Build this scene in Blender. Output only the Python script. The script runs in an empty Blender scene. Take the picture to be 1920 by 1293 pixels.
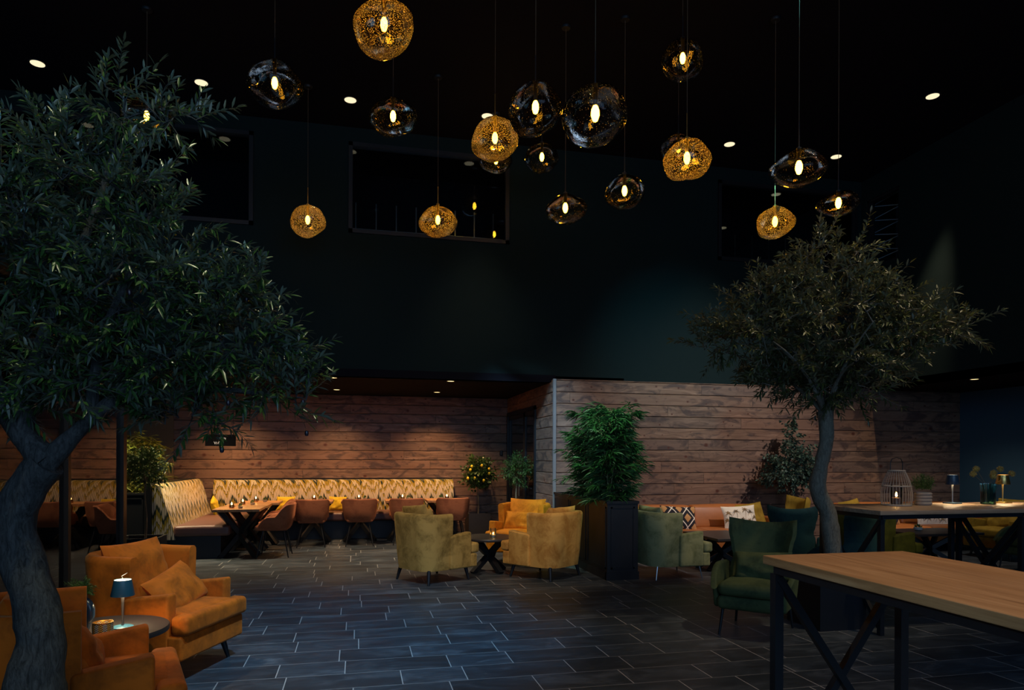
import bpy, math, random
from mathutils import Vector, Matrix, noise
R = math.radians
PI = math.pi
C = bpy.context.scene.collection
sc = bpy.context.scene

# ---------------------------------------------------------------- camera
EYE = 1.55
YAW = R(12.8)
cd = bpy.data.cameras.new('camera')
cam = bpy.data.objects.new('camera', cd)
C.objects.link(cam)
cd.lens = 24.0
cd.sensor_width = 36.0
cd.shift_y = 211.5 / 1920.0
cd.clip_start = 0.05
fw = Vector((math.sin(YAW), math.cos(YAW), 0))
cam.matrix_world = Matrix.Translation((0, 0, EYE)) @ Matrix.Rotation(-YAW, 4, 'Z') @ Matrix.Rotation(R(90), 4, 'X') @ Matrix.Rotation(R(0.22), 4, 'Z')
sc.camera = cam

# ---------------------------------------------------------------- world, exposure
w = bpy.data.worlds.new('world')
sc.world = w
w.use_nodes = True
w.node_tree.nodes['Background'].inputs[0].default_value = (0.05, 0.12, 0.32, 1)
w.node_tree.nodes['Background'].inputs[1].default_value = 0.05
sc.view_settings.view_transform = 'Standard'
sc.view_settings.look = 'None'
sc.view_settings.exposure = 0.15
sc.view_settings.gamma = 1.0
sc.view_settings.use_curve_mapping = False
sc.cycles.use_denoising = True
sc.cycles.sample_clamp_indirect = 2.0
sc.cycles.max_bounces = 6
sc.cycles.diffuse_bounces = 3
sc.cycles.transparent_max_bounces = 16
sc.cycles.caustics_reflective = False
sc.cycles.caustics_refractive = False


def area(name, loc, target, sx, sy, power, col):
    l = bpy.data.lights.new(name, 'AREA')
    l.shape = 'RECTANGLE'
    l.size = sx
    l.size_y = sy
    l.energy = power
    l.color = col
    o = bpy.data.objects.new(name, l)
    C.objects.link(o)
    o.location = loc
    o.rotation_euler = (Vector(target) - Vector(loc)).to_track_quat('-Z', 'Y').to_euler()
    return o


def spot(name, loc, target, power, col, ang=60, blend=0.6, rad=0.05):
    l = bpy.data.lights.new(name, 'SPOT')
    l.energy = power
    l.color = col
    l.spot_size = R(ang)
    l.spot_blend = blend
    l.shadow_soft_size = rad
    o = bpy.data.objects.new(name, l)
    C.objects.link(o)
    o.location = loc
    o.rotation_euler = (Vector(target) - Vector(loc)).to_track_quat('-Z', 'Y').to_euler()
    return o


WARM = (1.0, 0.55, 0.24)
WARM2 = (1.0, 0.76, 0.48)
BLUE = (0.26, 0.62, 1.0)
TEAL = (0.10, 0.62, 0.80)
NEUT = (1.0, 0.86, 0.70)
# dusk daylight through the tall windows behind the camera
area('window_light', (1.5, -5.0, 3.6), (2.5, 8.0, 1.2), 9.0, 4.0, 260, (0.36, 0.62, 1.0))
area('window_light_left', (-6.2, 3.0, 4.2), (0.5, 7.5, 0.5), 5.0, 3.0, 90, (0.22, 0.60, 1.0))
# ceiling spots over the seating groups, with a few added fills
spot('ceiling_spot_or_fill', (0.0, 3.6, 6.5), (1.6, 8.9, 0.5), 900, (1.0, 0.80, 0.56), 30, 1.0, 0.10)
spot('ceiling_spot_or_fill', (7.9, 4.4, 6.5), (5.7, 10.6, 1.0), 1250, (1.0, 0.84, 0.76), 50, 0.9, 0.08)
spot('ceiling_spot_or_fill', (-1.2, 5.2, 6.5), (3.15, 11.1, 1.6), 3400, (0.42, 0.74, 1.0), 17, 0.9, 0.06)
spot('ceiling_spot_or_fill', (-3.3, 8.3, 6.5), (-1.4, 5.2, 0.6), 420, WARM2, 30, 1.0, 0.08)
spot('ceiling_spot_or_fill', (1.2, 3.0, 6.5), (-0.1, 6.3, 0.0), 1500, BLUE, 40, 1.0, 0.1)
spot('ceiling_spot_or_fill', (3.0, 3.6, 6.5), (5.4, 10.8, 3.2), 900, TEAL, 26, 1.0, 0.1)
spot('ceiling_spot_or_fill', (2.2, 5.6, 6.5), (3.3, 9.2, 1.2), 1500, (0.60, 1.0, 0.72), 20, 0.9, 0.08)
spot('ceiling_spot_or_fill', (3.9, 1.6, 6.5), (2.3, 2.3, 1.1), 480, (1.0, 0.74, 0.52), 50, 0.9, 0.08)
spot('table_edge_fill', (-4.5, 1.4, 4.2), (1.9, 2.3, 1.05), 330, (0.55, 0.78, 1.0), 18, 1.0, 0.1)  # added cool fill on the near table edge, no lamp hangs there
spot('ceiling_spot_or_fill', (5.4, 3.6, 6.5), (4.3, 5.6, 2.6), 480, WARM2, 44, 0.9, 0.08)
spot('ceiling_spot_or_fill', (6.9, 3.4, 6.5), (6.1, 5.8, 1.2), 160, WARM2, 34, 1.0, 0.08)  # added fill to brighten the far high table and its vase
spot('ceiling_spot_or_fill', (0.6, 1.2, 6.5), (-1.1, 3.0, 2.9), 380, (1.0, 0.97, 0.62), 52, 1.0, 0.08)  # added fill for the left olive crown

# ---------------------------------------------------------------- helpers


def at(px, py, depth):
    """a point measured in the photograph, at a distance in metres along the view axis"""
    a, b = px - 960.0, py - 858.0
    t = R(0.22)
    u = a * math.cos(t) + b * math.sin(t)
    v = -a * math.sin(t) + b * math.cos(t)
    r, d = u / 1280.0, -v / 1280.0
    return Vector((depth * (r * math.cos(YAW) + math.sin(YAW)), depth * (-r * math.sin(YAW) + math.cos(YAW)), EYE + depth * d))


class G:
    def __init__(s):
        s.v = []
        s.f = []
        s.m = []
        s.col = None

    def add(s, vs, fs, mi=0, T=None):
        b = len(s.v)
        if T is not None:
            vs = [T @ Vector(p) for p in vs]
        s.v.extend([tuple(p) for p in vs])
        s.f.extend([tuple(b + i for i in f) for f in fs])
        s.m.extend([mi] * len(fs))

    def box(s, x0, x1, y0, y1, z0, z1, mi=0, T=None):
        vs = [(x, y, z) for z in (z0, z1) for y in (y0, y1) for x in (x0, x1)]
        s.add(vs, [(0, 2, 3, 1), (4, 5, 7, 6), (0, 1, 5, 4), (2, 6, 7, 3), (0, 4, 6, 2), (1, 3, 7, 5)], mi, T)

    def rbox(s, x0, x1, y0, y1, z0, z1, r=0.02, k=3, mid=1, warp=None, mi=0, T=None):
        c = Vector(((x0 + x1) / 2, (y0 + y1) / 2, (z0 + z1) / 2))
        h = ((x1 - x0) / 2, (y1 - y0) / 2, (z1 - z0) / 2)
        r = min(r, min(h) * 0.98)
        co = []
        for a in range(3):
            lo = [-h[a] + r * (1 - math.tan((1 - j / k) * PI / 4)) for j in range(k + 1)]
            inner = h[a] - r
            mids = [-inner + 2 * inner * j / mid for j in range(1, mid)]
            co.append(lo + mids + [-q for q in reversed(lo)])
        idx = {}
        vs = []
        fs = []

        def vert(p):
            key = (round(p[0], 5), round(p[1], 5), round(p[2], 5))
            if key not in idx:
                idx[key] = len(vs)
                inn = Vector([max(-(h[a] - r), min(h[a] - r, p[a])) for a in range(3)])
                d = Vector(p) - inn
                q = inn + d.normalized() * r
                if warp:
                    q = Vector(warp(q.x / h[0], q.y / h[1], q.z / h[2], q, h))
                vs.append(q + c)
            return idx[key]
        for a in range(3):
            b, e = (a + 1) % 3, (a + 2) % 3
            for sg in (-1, 1):
                for i in range(len(co[b]) - 1):
                    for j in range(len(co[e]) - 1):
                        q = []
                        for (ii, jj) in ((i, j), (i + 1, j), (i + 1, j + 1), (i, j + 1)):
                            p = [0, 0, 0]
                            p[a] = sg * h[a]
                            p[b] = co[b][ii]
                            p[e] = co[e][jj]
                            q.append(vert(p))
                        if sg < 0:
                            q.reverse()
                        fs.append(q)
        s.add(vs, fs, mi, T)

    def tube(s, pts, rad, n=8, mi=0, cap=True, closed=False):
        pts = [Vector(p) for p in pts]
        if not isinstance(rad, (list, tuple)):
            rad = [rad] * len(pts)
        vs = []
        up = None
        N = len(pts)
        for i, p in enumerate(pts):
            if closed:
                t = pts[(i + 1) % N] - pts[i - 1]
            else:
                t = pts[min(i + 1, N - 1)] - pts[max(i - 1, 0)]
            if t.length < 1e-9:
                t = Vector((0, 0, 1))
            t.normalize()
            if up is None:
                up = Vector((1, 0, 0)) if abs(t.x) < 0.8 else Vector((0, 1, 0))
            up = (up - t * up.dot(t))
            if up.length < 1e-6:
                up = t.orthogonal()
            up.normalize()
            b = t.cross(up)
            for k in range(n):
                a = 2 * PI * k / n
                vs.append(p + (up * math.cos(a) + b * math.sin(a)) * rad[i])
        fs = []
        for i in range(N if closed else N - 1):
            i2 = (i + 1) % N
            for k in range(n):
                fs.append((i * n + k, i * n + (k + 1) % n, i2 * n + (k + 1) % n, i2 * n + k))
        if cap and not closed:
            fs.append(tuple(reversed(range(n))))
            fs.append(tuple((N - 1) * n + k for k in range(n)))
        s.add(vs, fs, mi)

    def beam(s, a, b, w_, h_, mi=0, up=(0, 0, 1)):
        a, b = Vector(a), Vector(b)
        t = (b - a).normalized()
        u = Vector(up)
        if abs(t.dot(u)) > 0.95:
            u = Vector((0, 1, 0))
        sx = t.cross(u).normalized()
        u = sx.cross(t).normalized()
        vs = []
        for p in (a, b):
            for (i, j) in ((-1, -1), (1, -1), (1, 1), (-1, 1)):
                vs.append(p + sx * (i * w_ / 2) + u * (j * h_ / 2))
        s.add(vs, [(3, 2, 1, 0), (4, 5, 6, 7), (0, 1, 5, 4), (1, 2, 6, 5), (2, 3, 7, 6), (3, 0, 4, 7)], mi)

    def lathe(s, prof, n=24, c=(0, 0, 0), mi=0, wob=None):
        vs = []
        for (r, z) in prof:
            for k in range(n):
                a = 2 * PI * k / n
                rr = r if wob is None else r * (1 + wob(a, z))
                vs.append((c[0] + rr * math.cos(a), c[1] + rr * math.sin(a), c[2] + z))
        fs = []
        for i in range(len(prof) - 1):
            for k in range(n):
                fs.append((i * n + k, i * n + (k + 1) % n, (i + 1) * n + (k + 1) % n, (i + 1) * n + k))
        s.add(vs, fs, mi)
        b = len(s.v) - len(vs)
        if prof[0][0] > 1e-4:
            s.f.append(tuple(b + k for k in reversed(range(n))))
            s.m.append(mi)
        if prof[-1][0] > 1e-4:
            s.f.append(tuple(b + (len(prof) - 1) * n + k for k in range(n)))
            s.m.append(mi)

    def grid(s, fn, nu, nv, mi=0):
        vs = [fn(i / nu, j / nv) for i in range(nu + 1) for j in range(nv + 1)]
        fs = [(i * (nv + 1) + j, (i + 1) * (nv + 1) + j, (i + 1) * (nv + 1) + j + 1, i * (nv + 1) + j + 1) for i in range(nu) for j in range(nv)]
        s.add(vs, fs, mi)

    def sweep(s, path, section, mi=0):
        """path: list of (point, outward normal); section(i, t) -> closed list of (offset, z)"""
        n = None
        vs = []
        N = len(path)
        for i, (p, nn) in enumerate(path):
            sec = section(i, i / (N - 1))
            n = len(sec)
            for (o, z) in sec:
                vs.append((p[0] + nn[0] * o, p[1] + nn[1] * o, z))
        fs = []
        for i in range(N - 1):
            for k in range(n):
                fs.append((i * n + k, (i + 1) * n + k, (i + 1) * n + (k + 1) % n, i * n + (k + 1) % n))
        fs.append(tuple(range(n)))
        fs.append(tuple(reversed([(N - 1) * n + k for k in range(n)])))
        s.add(vs, fs, mi)

    def build(s, name, mats, parent=None, smooth=True, loc=None, rot=None, recalc=True):
        me = bpy.data.meshes.new(name)
        me.from_pydata(s.v, [], s.f)
        if not isinstance(mats, (list, tuple)):
            mats = [mats]
        for m_ in mats:
            me.materials.append(m_)
        if len(mats) > 1:
            me.polygons.foreach_set('material_index', s.m)
        if recalc:
            import bmesh
            bm = bmesh.new()
            bm.from_mesh(me)
            bmesh.ops.recalc_face_normals(bm, faces=bm.faces)
            bm.to_mesh(me)
            bm.free()
        if smooth:
            try:
                me.shade_auto_smooth if False else None
            except Exception:
                pass
            me.polygons.foreach_set('use_smooth', [True] * len(me.polygons))
            try:
                me.set_sharp_from_angle(angle=R(42))
            except Exception:
                pass
        me.update()
        o = bpy.data.objects.new(name, me)
        C.objects.link(o)
        if parent:
            o.parent = parent
        if loc is not None:
            o.location = loc
        if rot is not None:
            o.rotation_euler = rot
        return o


def tag(o, label, cat, group=None, kind=None):
    o['label'] = label
    o['category'] = cat
    if group:
        o['group'] = group
    if kind:
        o['kind'] = kind
    return o


def thing(name, label, cat, loc=(0, 0, 0), rz=0, group=None):
    o = bpy.data.objects.new(name, None)
    C.objects.link(o)
    o.empty_display_size = 0.1
    o.location = loc
    o.rotation_euler = (0, 0, rz)
    return tag(o, label, cat, group)


def struct(o, label=None):
    o['kind'] = 'structure'
    if label:
        o['label'] = label
    return o


def dup(o, label, loc=None, rz=None, group=None, parent=None):
    c = o.copy()
    C.objects.link(c)
    if parent is not None:
        c.parent = parent
    elif label:
        c['label'] = label
    if group:
        c['group'] = group
    if loc is not None:
        c.location = loc
    if rz is not None:
        c.rotation_euler = (0, 0, rz)
    for ch in list(o.children):
        dup(ch, None, parent=c)
    return c


# ---------------------------------------------------------------- materials
class NT:
    def __init__(s, name):
        s.mat = bpy.data.materials.new(name)
        s.mat.use_nodes = True
        s.t = s.mat.node_tree
        s.b = s.t.nodes['Principled BSDF']
        s.out = s.t.nodes['Material Output']

    def n(s, typ, **kw):
        nd = s.t.nodes.new(typ)
        for k, v in kw.items():
            setattr(nd, k, v)
        return nd

    def l(s, a, b):
        s.t.links.new(a, b)

    def set(s, sock, v):
        if hasattr(v, 'is_linked') or isinstance(v, bpy.types.NodeSocket):
            s.l(v, sock)
        else:
            sock.default_value = v

    def math(s, op, a, b=0.0, c=None):
        nd = s.n('ShaderNodeMath', operation=op)
        s.set(nd.inputs[0], a)
        s.set(nd.inputs[1], b)
        if c is not None:
            s.set(nd.inputs[2], c)
        return nd.outputs[0]

    def mix(s, f, a, b):
        nd = s.n('ShaderNodeMix', data_type='RGBA')
        s.set(nd.inputs[0], f)
        s.set(nd.inputs[6], a)
        s.set(nd.inputs[7], b)
        return nd.outputs[2]

    def obj(s):
        return s.n('ShaderNodeTexCoord').outputs['Object']

    def xyz(s, v):
        nd = s.n('ShaderNodeSeparateXYZ')
        s.l(v, nd.inputs[0])
        return nd.outputs

    def comb(s, x, y, z):
        nd = s.n('ShaderNodeCombineXYZ')
        s.set(nd.inputs[0], x)
        s.set(nd.inputs[1], y)
        s.set(nd.inputs[2], z)
        return nd.outputs[0]

    def noise(s, vec, scale, detail=4, rough=0.5, dist=0.0):
        nd = s.n('ShaderNodeTexNoise')
        if vec is not None:
            s.l(vec, nd.inputs['Vector'])
        nd.inputs['Scale'].default_value = scale
        nd.inputs['Detail'].default_value = detail
        nd.inputs['Roughness'].default_value = rough
        nd.inputs['Distortion'].default_value = dist
        return nd.outputs['Fac']

    def white(s, v):
        nd = s.n('ShaderNodeTexWhiteNoise', noise_dimensions='1D')
        s.l(v, nd.inputs['W'])
        return nd.outputs['Value']

    def ramp(s, f, stops, interp='LINEAR'):
        nd = s.n('ShaderNodeValToRGB')
        s.l(f, nd.inputs[0])
        cr = nd.color_ramp
        cr.interpolation = interp
        while len(cr.elements) < len(stops):
            cr.elements.new(0.5)
        for e, (p, c) in zip(cr.elements, stops):
            e.position = p
            e.color = (*c, 1) if len(c) == 3 else c
        return nd.outputs[0]

    def bump(s, h, strength=0.3, dist=0.01):
        nd = s.n('ShaderNodeBump')
        nd.inputs['Strength'].default_value = strength
        nd.inputs['Distance'].default_value = dist
        s.l(h, nd.inputs['Height'])
        s.l(nd.outputs[0], s.b.inputs['Normal'])
        return nd.outputs[0]

    def base(s, col, rough=0.5, metal=0.0, spec=0.5):
        s.set(s.b.inputs['Base Color'], (*col, 1) if isinstance(col, tuple) and len(col) == 3 else col)
        s.set(s.b.inputs['Roughness'], rough)
        s.b.inputs['Metallic'].default_value = metal
        s.b.inputs['Specular IOR Level'].default_value = spec
        return s


def plain(name, col, rough=0.5, metal=0.0, spec=0.5, bumpy=0.0, bscale=200, vary=0.12):
    m = NT(name)
    o = m.obj()
    nz = m.noise(o, 9, 3)
    c = m.mix(nz, tuple(q * (1 - vary) for q in col) + (1,), tuple(min(1, q * (1 + vary)) for q in col) + (1,))
    m.base(c, rough, metal, spec)
    if bumpy:
        m.bump(m.noise(o, bscale, 2), bumpy, 0.004)
    return m.mat


def velvet(name, col, col2, sheen=0.6, tint=None):
    m = NT(name)
    o = m.obj()
    a = m.noise(o, 5.0, 5, 0.62, 0.6)
    b = m.noise(o, 40, 3)
    f = m.math('ADD', m.math('MULTIPLY', a, 0.85), m.math('MULTIPLY', b, 0.15))
    c = m.ramp(f, [(0.36, col2), (0.56, col)])
    m.base(c, 0.8, 0, 0.2)
    m.b.inputs['Sheen Weight'].default_value = sheen
    m.b.inputs['Sheen Roughness'].default_value = 0.4
    m.b.inputs['Sheen Tint'].default_value = (*tint, 1) if tint else (min(1, col[0] * 2.2), min(1, col[1] * 2.2), min(1, col[2] * 2.2), 1)
    m.bump(a, 0.12, 0.03)
    return m.mat


def leather(name, col):
    m = NT(name)
    o = m.obj()
    a = m.noise(o, 7, 4, 0.6)
    c = m.mix(a, tuple(q * 0.75 for q in col) + (1,), tuple(min(1, q * 1.2) for q in col) + (1,))
    m.base(c, 0.42, 0, 0.45)
    v = m.n('ShaderNodeTexVoronoi')
    m.l(o, v.inputs['Vector'])
    v.inputs['Scale'].default_value = 160
    m.bump(v.outputs['Distance'], 0.12, 0.002)
    return m.mat


def wood_wall():
    m = NT('plank_wood')
    x, y, z = m.xyz(m.obj())[:3]
    u = m.math('ADD', x, y)
    pid = m.math('FLOOR', m.math('DIVIDE', z, 0.187))
    r1 = m.white(pid)
    uo = m.math('ADD', u, m.math('MULTIPLY', r1, 7.3))
    bid = m.math('ADD', m.math('MULTIPLY', pid, 13.7), m.math('FLOOR', m.math('DIVIDE', uo, 3.3)))
    r2 = m.white(bid)
    r3 = m.white(m.math('ADD', bid, 0.37))
    wv = m.comb(m.math('MULTIPLY', uo, 1.6), m.math('MULTIPLY', bid, 3.1), m.math('MULTIPLY', z, 7.0))
    wn = m.noise(wv, 1.0, 2, 0.5)
    gz = m.math('ADD', m.math('MULTIPLY', z, 26.0), m.math('MULTIPLY', wn, 5.0))
    gr = m.noise(m.comb(m.math('MULTIPLY', uo, 1.3), m.math('MULTIPLY', bid, 1.7), gz), 1.0, 5, 0.62, 0.3)
    c1 = m.ramp(gr, [(0.30, (0.070, 0.040, 0.028)), (0.5, (0.175, 0.108, 0.075)), (0.70, (0.31, 0.20, 0.145))])
    c2 = m.mix(m.math('MULTIPLY', r2, 0.80), c1, (0.125, 0.085, 0.070, 1))
    c3 = m.mix(m.math('MULTIPLY', r3, 0.35), c2, (0.30, 0.15, 0.085, 1))
    # smoky dark streaks beside the knots
    st = m.noise(m.comb(m.math('MULTIPLY', uo, 2.6), m.math('MULTIPLY', bid, 2.3), m.math('MULTIPLY', z, 6.0)), 1.0, 3, 0.6, 1.2)
    c4 = m.mix(m.math('MULTIPLY', m.math('GREATER_THAN', st, 2.0), 1.0), c3, c3)
    c4 = m.mix(m.ramp(st, [(0.50, (0, 0, 0)), (0.64, (0.80, 0.80, 0.80))]), c3, (0.050, 0.034, 0.034, 1))
    # knots, a few on every board
    v = m.n('ShaderNodeTexVoronoi', voronoi_dimensions='1D')
    m.l(m.math('ADD', m.math('MULTIPLY', uo, 1.9), m.math('MULTIPLY', pid, 37.7)), v.inputs['W'])
    v.inputs['Scale'].default_value = 1.0
    zz = m.math('SUBTRACT', m.math('DIVIDE', z, 0.187), pid)
    kz = m.math('SUBTRACT', zz, m.math('ADD', 0.25, m.math('MULTIPLY', m.white(v.outputs['W']), 0.5)))
    kx = m.math('DIVIDE', v.outputs['Distance'], 1.9)
    kz = m.math('MULTIPLY', kz, 0.187)
    ksz = m.math('ADD', 2.2, m.math('MULTIPLY', m.white(m.math('ADD', v.outputs['W'], 3.3)), 9.0))
    kd = m.math('MULTIPLY', m.math('SQRT', m.math('ADD', m.math('MULTIPLY', kx, kx), m.math('MULTIPLY', m.math('MULTIPLY', kz, kz), 1.6))), ksz)
    c5 = m.mix(m.ramp(kd, [(0.045, (1, 1, 1)), (0.12, (0, 0, 0))]), c4, (0.075, 0.022, 0.014, 1))
    e = m.math('FRACT', m.math('DIVIDE', uo, 3.3))
    c6 = m.mix(m.math('LESS_THAN', e, 0.0014), c5, (0.01, 0.008, 0.008, 1))
    m.base(c6, m.ramp(gr, [(0.3, (0.62, 0.62, 0.62)), (0.7, (0.45, 0.45, 0.45))]), 0, 0.35)
    m.bump(gr, 0.15, 0.004)
    return m.mat


def table_wood():
    m = NT('oak')
    x, y, z = m.xyz(m.obj())[:3]
    b = m.math('FLOOR', m.math('DIVIDE', x, 0.19))
    r = m.white(b)
    wn = m.noise(m.comb(m.math('MULTIPLY', x, 5), m.math('MULTIPLY', y, 0.9), m.math('MULTIPLY', b, 3.0)), 1.0, 2)
    g = m.noise(m.comb(m.math('ADD', m.math('MULTIPLY', x, 34), m.math('MULTIPLY', wn, 6)), m.math('MULTIPLY', y, 1.4), m.math('ADD', m.math('MULTIPLY', b, 2.0), m.math('MULTIPLY', z, 30))), 1.0, 6, 0.6)
    c = m.ramp(g, [(0.3, (0.26, 0.115, 0.040)), (0.55, (0.44, 0.22, 0.088)), (0.75, (0.56, 0.31, 0.14))])
    c = m.mix(m.math('MULTIPLY', r, 0.3), c, (0.34, 0.19, 0.10, 1))
    m.base(c, 0.42, 0, 0.4)
    m.bump(g, 0.08, 0.003)
    return m.mat


def slate():
    m = NT('slate_tiles')
    x, y, z = m.xyz(m.obj())[:3]
    PX, PY = 0.62, 0.3155
    yr = m.math('DIVIDE', m.math('SUBTRACT', y, 4.715), PY)
    row = m.math('FLOOR', yr)
    ry = m.math('FRACT', yr)
    side = m.math('GREATER_THAN', x, 3.092)
    off = m.white(m.math('ADD', row, m.math('MULTIPLY', side, 91.3)))
    off2 = m.white(m.math('ADD', row, 50.7))
    # two widths of tile alternate along a row
    xr = m.math('ADD', m.math('DIVIDE', x, PX * 2), m.math('MULTIPLY', off, 3.0))
    xc = m.math('FLOOR', xr)
    fx = m.math('FRACT', xr)
    cut = m.math('ADD', 0.34, m.math('MULTIPLY', off2, 0.32))
    second = m.math('GREATER_THAN', fx, cut)
    d1 = m.math('MINIMUM', m.math('ABSOLUTE', m.math('SUBTRACT', fx, cut)), m.math('MINIMUM', fx, m.math('SUBTRACT', 1.0, fx)))
    dx = m.math('MULTIPLY', d1, PX * 2)
    dy = m.math('MULTIPLY', m.math('MINIMUM', ry, m.math('SUBTRACT', 1.0, ry)), PY)
    de = m.math('ABSOLUTE', m.math('SUBTRACT', x, 3.092))
    j = m.math('LESS_THAN', m.math('MINIMUM', dx, de), 0.0035)
    jy = m.math('LESS_THAN', dy, 0.0042)
    tid = m.math('ADD', m.math('MULTIPLY', row, 17.3), m.math('ADD', m.math('MULTIPLY', xc, 2.0), second))
    tr = m.white(tid)
    o = m.obj()
    n1 = m.noise(m.comb(m.math('MULTIPLY', x, 1.0), m.math('MULTIPLY', y, 2.2), m.math('MULTIPLY', tid, 1.0)), 2.0, 6, 0.65, 0.8)
    n2 = m.noise(m.comb(m.math('MULTIPLY', x, 1.0), m.math('MULTIPLY', y, 3.0), m.math('MULTIPLY', tid, 1.3)), 9.0, 5, 0.7)
    f = m.math('ADD', m.math('MULTIPLY', n1, 0.75), m.math('MULTIPLY', n2, 0.25))
    c = m.ramp(f, [(0.35, (0.020, 0.027, 0.036)), (0.52, (0.046, 0.060, 0.078)), (0.68, (0.125, 0.150, 0.180))])
    c = m.mix(m.math('MULTIPLY', tr, 0.5), c, (0.012, 0.015, 0.020, 1))
    c = m.mix(j, c, (0.42, 0.42, 0.42, 1))
    c = m.mix(jy, c, (0.20, 0.21, 0.22, 1))
    rr = m.ramp(f, [(0.3, (0.36, 0.36, 0.36)), (0.7, (0.52, 0.52, 0.52))])
    m.base(c, rr, 0, 0.45)
    hh = m.math('SUBTRACT', m.math('MULTIPLY', n2, 0.35), m.math('MAXIMUM', j, jy))
    m.bump(hh, 0.25, 0.004)
    return m.mat


def ikat():
    m = NT('ikat_fabric')
    x, y, z = m.xyz(m.obj())[:3]
    u = m.math('ADD', x, m.math('MULTIPLY', y, 1.0))
    sid = m.math('FLOOR', m.math('DIVIDE', u, 0.014))
    rnd = m.white(sid)
    pp = m.n('ShaderNodeMath', operation='PINGPONG')
    m.l(u, pp.inputs[0])
    pp.inputs[1].default_value = 0.105
    wob = m.noise(m.comb(m.math('MULTIPLY', u, 2.0), 0.0, 0.0), 1.0, 1)
    v = m.math('ADD', m.math('ADD', z, m.math('MULTIPLY', pp.outputs[0], 1.9)), m.math('ADD', m.math('MULTIPLY', rnd, 0.10), m.math('MULTIPLY', wob, 0.10)))
    f = m.math('FRACT', m.math('DIVIDE', m.math('SUBTRACT', v, 0.66), 0.50))
    cream, oliv, dark = (0.70, 0.58, 0.42), (0.40, 0.27, 0.02), (0.022, 0.035, 0.028)
    c = m.ramp(f, [(0.0, cream), (0.13, cream), (0.20, oliv), (0.32, oliv), (0.37, dark), (0.47, dark), (0.54, cream), (0.82, cream), (0.88, oliv), (0.95, oliv), (0.99, dark)])
    thin = m.math('LESS_THAN', m.math('FRACT', m.math('DIVIDE', u, 0.028)), 0.40)
    c = m.mix(m.math('MULTIPLY', thin, 0.80), c, (0.03, 0.035, 0.025, 1))
    m.base(c, 0.85, 0, 0.15)
    m.b.inputs['Sheen Weight'].default_value = 0.1
    return m.mat


def leafmat(name, dark, light, under, spec=0.5, rough=0.38, var=0.5, transl=0.12):
    m = NT(name)
    a = m.n('ShaderNodeAttribute', attribute_name='rnd')
    fac = a.outputs['Fac']
    c = m.mix(fac, (*dark, 1), (*light, 1))
    g = m.n('ShaderNodeNewGeometry')
    c = m.mix(g.outputs['Backfacing'], c, (*under, 1))
    m.base(c, rough, 0, spec)
    t = m.n('ShaderNodeBsdfTranslucent')
    m.l(c, t.inputs[0])
    mx = m.n('ShaderNodeMixShader')
    mx.inputs[0].default_value = transl
    m.l(m.b.outputs[0], mx.inputs[1])
    m.l(t.outputs[0], mx.inputs[2])
    m.l(mx.outputs[0], m.out.inputs[0])
    return m.mat


def emis(name, col, s):
    m = NT(name)
    m.b.inputs['Base Color'].default_value = (*col, 1)
    m.b.inputs['Emission Color'].default_value = (*col, 1)
    m.b.inputs['Emission Strength'].default_value = s
    return m.mat


def glass_thin(name, tint, gloss=0.12, speck=0.0, speck_col=(1, 0.6, 0.15), scale=60, rough=0.02, bumps=0.0, thr=0.3):
    """thin blown glass: tinted see-through, mirror-like at grazing angles, with trapped bubbles"""
    m = NT(name)
    t = m.n('ShaderNodeBsdfTransparent')
    t.inputs[0].default_value = (*tint, 1)
    gl = m.n('ShaderNodeBsdfGlossy')
    gl.inputs['Roughness'].default_value = rough
    fr = m.n('ShaderNodeFresnel')
    fr.inputs[0].default_value = 1.5
    mx = m.n('ShaderNodeMixShader')
    fac = m.math('MINIMUM', 1.0, m.math('MAXIMUM', 0.0, m.math('ADD', m.math('MULTIPLY', fr.outputs[0], 1.6), gloss - 0.06)))
    m.l(fac, mx.inputs[0])
    m.l(t.outputs[0], mx.inputs[1])
    m.l(gl.outputs[0], mx.inputs[2])
    last = mx.outputs[0]
    o = m.obj()
    if bumps:
        b = m.n('ShaderNodeBump')
        b.inputs['Strength'].default_value = bumps
        b.inputs['Distance'].default_value = 0.02
        m.l(m.noise(o, 14, 3, 0.6, 0.5), b.inputs['Height'])
        m.l(b.outputs[0], gl.inputs['Normal'])
    if speck:
        v = m.n('ShaderNodeTexVoronoi')
        m.l(o, v.inputs['Vector'])
        v.inputs['Scale'].default_value = scale
        mask = m.math('MULTIPLY', m.math('LESS_THAN', v.outputs['Distance'], thr), m.math('GREATER_THAN', m.noise(o, 7, 2), 0.5 - speck * 0.4))
        tr = m.n('ShaderNodeBsdfTranslucent')
        tr.inputs[0].default_value = (*speck_col, 1)
        ms = m.n('ShaderNodeMixShader')
        m.l(m.math('MULTIPLY', mask, min(1.0, speck + 0.3)), ms.inputs[0])
        m.l(last, ms.inputs[1])
        m.l(tr.outputs[0], ms.inputs[2])
        last = ms.outputs[0]
    m.l(last, m.out.inputs[0])
    return m.mat


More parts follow.
